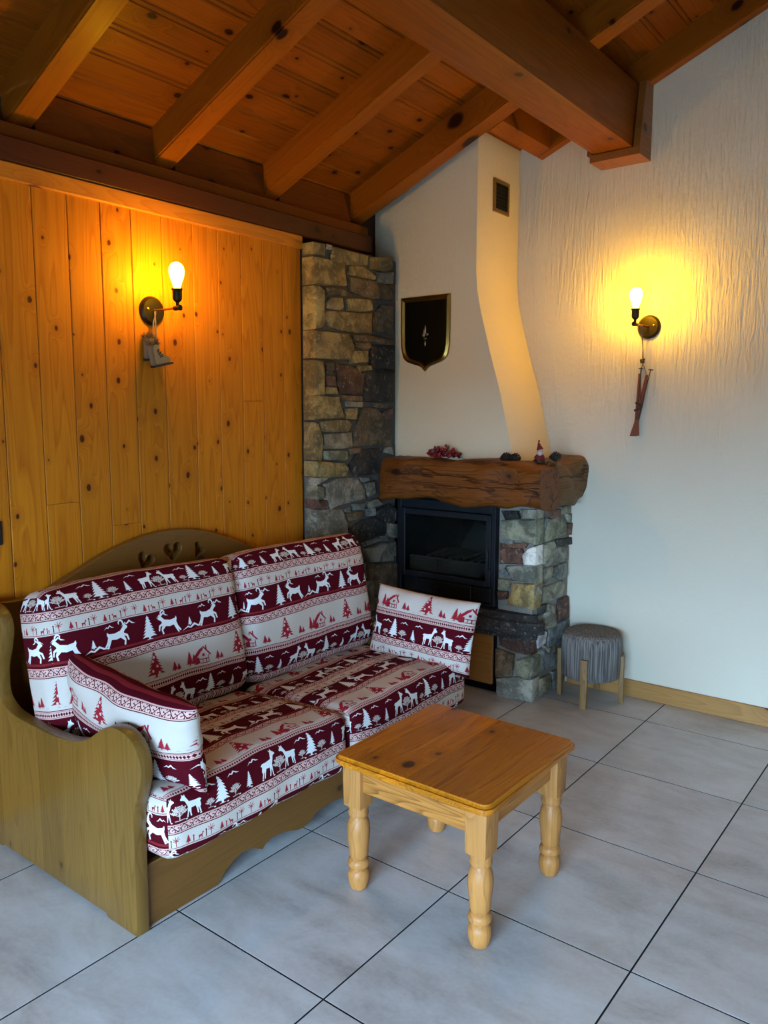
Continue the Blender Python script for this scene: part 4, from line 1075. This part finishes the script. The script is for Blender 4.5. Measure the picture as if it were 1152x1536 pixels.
# ------------------------------------------------------------------ shield plaque on the chimney breast
pq = empty('shield_plaque', (-.658, -.146, 1.96), 'black shield-shaped plaque in a brass frame on the chimney breast', 'plaque')
half_ = [(0, 1.760), (.030, 1.785), (.075, 1.800), (.120, 1.816), (.148, 1.846), (.160, 1.900), (.162, 2.0), (.162, 2.167)]
hs = spline(half_[:6], 5) + half_[6:]
def shield(inset):
    k = 1-inset/.162; kz = lambda z: (z-1.96)*(1-inset/.205)+1.96
    R = [(-.658+x*k, kz(z)) for x, z in hs]; Lf = [(-.658-x*k, kz(z)) for x, z in hs[::-1][:-1]]
    return R+Lf
o_, i_ = shield(0), shield(.026)
bm = bmesh.new(); n = len(o_)
def row(P, y): return [bm.verts.new((p[0], y, p[1])) for p in P]
mid = [((a[0]+b[0])/2, (a[1]+b[1])/2) for a, b in zip(o_, i_)]
r_ = [row(o_, -.146), row(o_, -.158), row(mid, -.166), row(i_, -.158), row(i_, -.149)]
for a, b in zip(r_, r_[1:]):
    for k in range(n): bm.faces.new((a[k], a[(k+1)%n], b[(k+1)%n], b[k]))
child_at(link('frame', finish(bm, 'frame', 30), BRASS), pq)
bm = bmesh.new(); bm_prism(bm, shield(.024), 1, -.152, -.1465); child_at(link('panel', finish(bm, 'panel'), BLACKP), pq)
bm = bmesh.new()  # small pewter emblem: a flame-like upright figure on a foot
for c, s in (((-.656, -.155, 1.985), (.006, .004, .028)), ((-.668, -.155, 1.958), (.010, .004, .014)), ((-.646, -.155, 1.960), (.012, .004, .008)), ((-.657, -.155, 1.938), (.012, .004, .006)), ((-.656, -.155, 1.912), (.006, .004, .016)), ((-.664, -.155, 1.975), (.005, .004, .016))):
    bm_ball(bm, c, 1.0, 2, s)
child_at(link('emblem', finish(bm, 'emblem', 60), SILVER), pq)

# ------------------------------------------------------------------ things on the mantel
BERRY = plain('red_berry', lin('7d0f1a'), .35); LEAFR = plain('dark_red_leaf', lin('5a0d16'), .5)
be = empty('berry_cluster', (-.485, -.215, 1.288), 'cluster of dark red berries on the mantel', 'decoration')
r = random.Random(31); bm = bmesh.new()
for k in range(64):
    a = r.uniform(0, 6.28); q = math.sqrt(r.random()); x = .100*q*math.cos(a); z = .012+.058*r.random()*(1-.75*q*q); bm_ball(bm, (-.485+x, -.215+.035*q*math.sin(a), 1.288+z), r.uniform(.008, .0125))
o = child_at(link('berry', finish(bm, 'berry', 180), BERRY), be); o['kind'] = 'stuff'
bm = bmesh.new()
for k in range(44):
    a = r.uniform(0, 6.28); q = r.uniform(.5, 1); c = Vector((-.485+.108*q*math.cos(a), -.215+.042*q*math.sin(a), 1.290+.055*r.random()*(1.05-q*q*.7)))
    d = Vector((r.uniform(-1, 1), r.uniform(-1, 1), r.uniform(-.3, 1))).normalized()*.022; s = d.orthogonal().normalized()*.008
    bm.faces.new([bm.verts.new(c), bm.verts.new(c+d*.5+s), bm.verts.new(c+d), bm.verts.new(c+d*.5-s)])
o = child_at(link('foliage', finish(bm, 'foliage', fix=False), LEAFR), be); o['kind'] = 'stuff'
CONE = plain('dark_pine_cone', lin('2a2320'), .7)
def cone(x, y, z, tilt, label):
    bm = bmesh.new(); r = random.Random(int((x+2)*1000)); R = Matrix.Translation((x, y, z)) @ Matrix.Rotation(tilt, 4, 'Y')
    bm_lathe(bm, [(.006, -.028), (.013, -.012), (.013, .006), (.005, .026)], 8, R)
    for lv in range(7):
        zz = -.026+lv*.008; rad = .024*math.sin(math.pi*(lv+1.2)/8.6)
        for k in range(8):
            a = 2*math.pi*(k+.5*(lv % 2))/8; c, s = math.cos(a), math.sin(a)
            P = [R @ Vector(v) for v in ((.006*c, .006*s, zz), (rad*c-.007*s, rad*s+.007*c, zz+.006), ((rad+.006)*c, (rad+.006)*s, zz+.010), (rad*c+.007*s, rad*s-.007*c, zz+.006))]
            f = bm.faces.new([bm.verts.new(p) for p in P])
    return tag(link('pine_cone', finish(bm, 'pine_cone', fix=False), CONE), label, 'pine cone', 'pine cones on the mantel')
cone(-.108, -.215, 1.304, 1.4, 'dark pine cone lying left in the pair mid-mantel')
cone(-.060, -.205, 1.304, 1.75, 'dark pine cone lying right in the pair mid-mantel')
cone(.122, -.12, 1.312, 1.5, 'dark pine cone beside the red-hatted figurine')
gn = empty('gnome_figurine', (.062, -.16, 1.285), 'small seated gnome figurine with pointed red hat on mantel', 'figurine')
def GN(n, prof, mat, dx, dy, dz, tilt=0.0): return lathe(n, prof, mat, gn, 14, Matrix.Translation((dx, dy, dz)) @ Matrix.Rotation(tilt, 4, 'Y'), 60)
REDC = plain('red_felt', lin('6e1a1e'), .9); FACE = plain('figurine_face', lin('c79a80'), .6); WHITEF = plain('white_fleece', lin('b9b0a6'), .95)
GN('coat', [(.022, 0), (.026, .006), (.022, .026), (.013, .042)], REDC, 0, 0, .002); GN('beard', [(.008, -.012), (.015, -.004), (.013, .008)], WHITEF, .004, -.010, .045)
GN('head', [(.006, -.014), (.013, -.006), (.014, .004), (.008, .013)], FACE, .002, -.003, .056)
GN('hat', [(.017, 0), (.016, .006), (.010, .020), (.005, .034), (.001, .042)], REDC, -.001, 0, .062, -.25)
for sx in (-1, 1):
    tube('leg', [(sx*.010, -.010, .010), (sx*.014, -.036, .008)], .007, LEATH, gn); tube('arm', [(sx*.016, -.002, .036), (sx*.024, -.014, .020)], .005, REDC, gn)
bm = bmesh.new(); bm_ball(bm, (-.008, 0, .106), .006); link('pompom', finish(bm, 'pompom', 180), REDC, gn)
# dark metal latch plate at the picture's left edge
sw = empty('wall_latch', (XW, -2.43, 1.10), 'dark metal latch on the boarded wall', 'latch')
child_at(box('plate', XW, XW+.008, -2.445, -2.420, 1.055, 1.142, IRON, None, .002), sw); child_at(box('bolt', XW+.008, XW+.016, -2.442, -2.428, 1.075, 1.12, IRON, None, .002), sw)
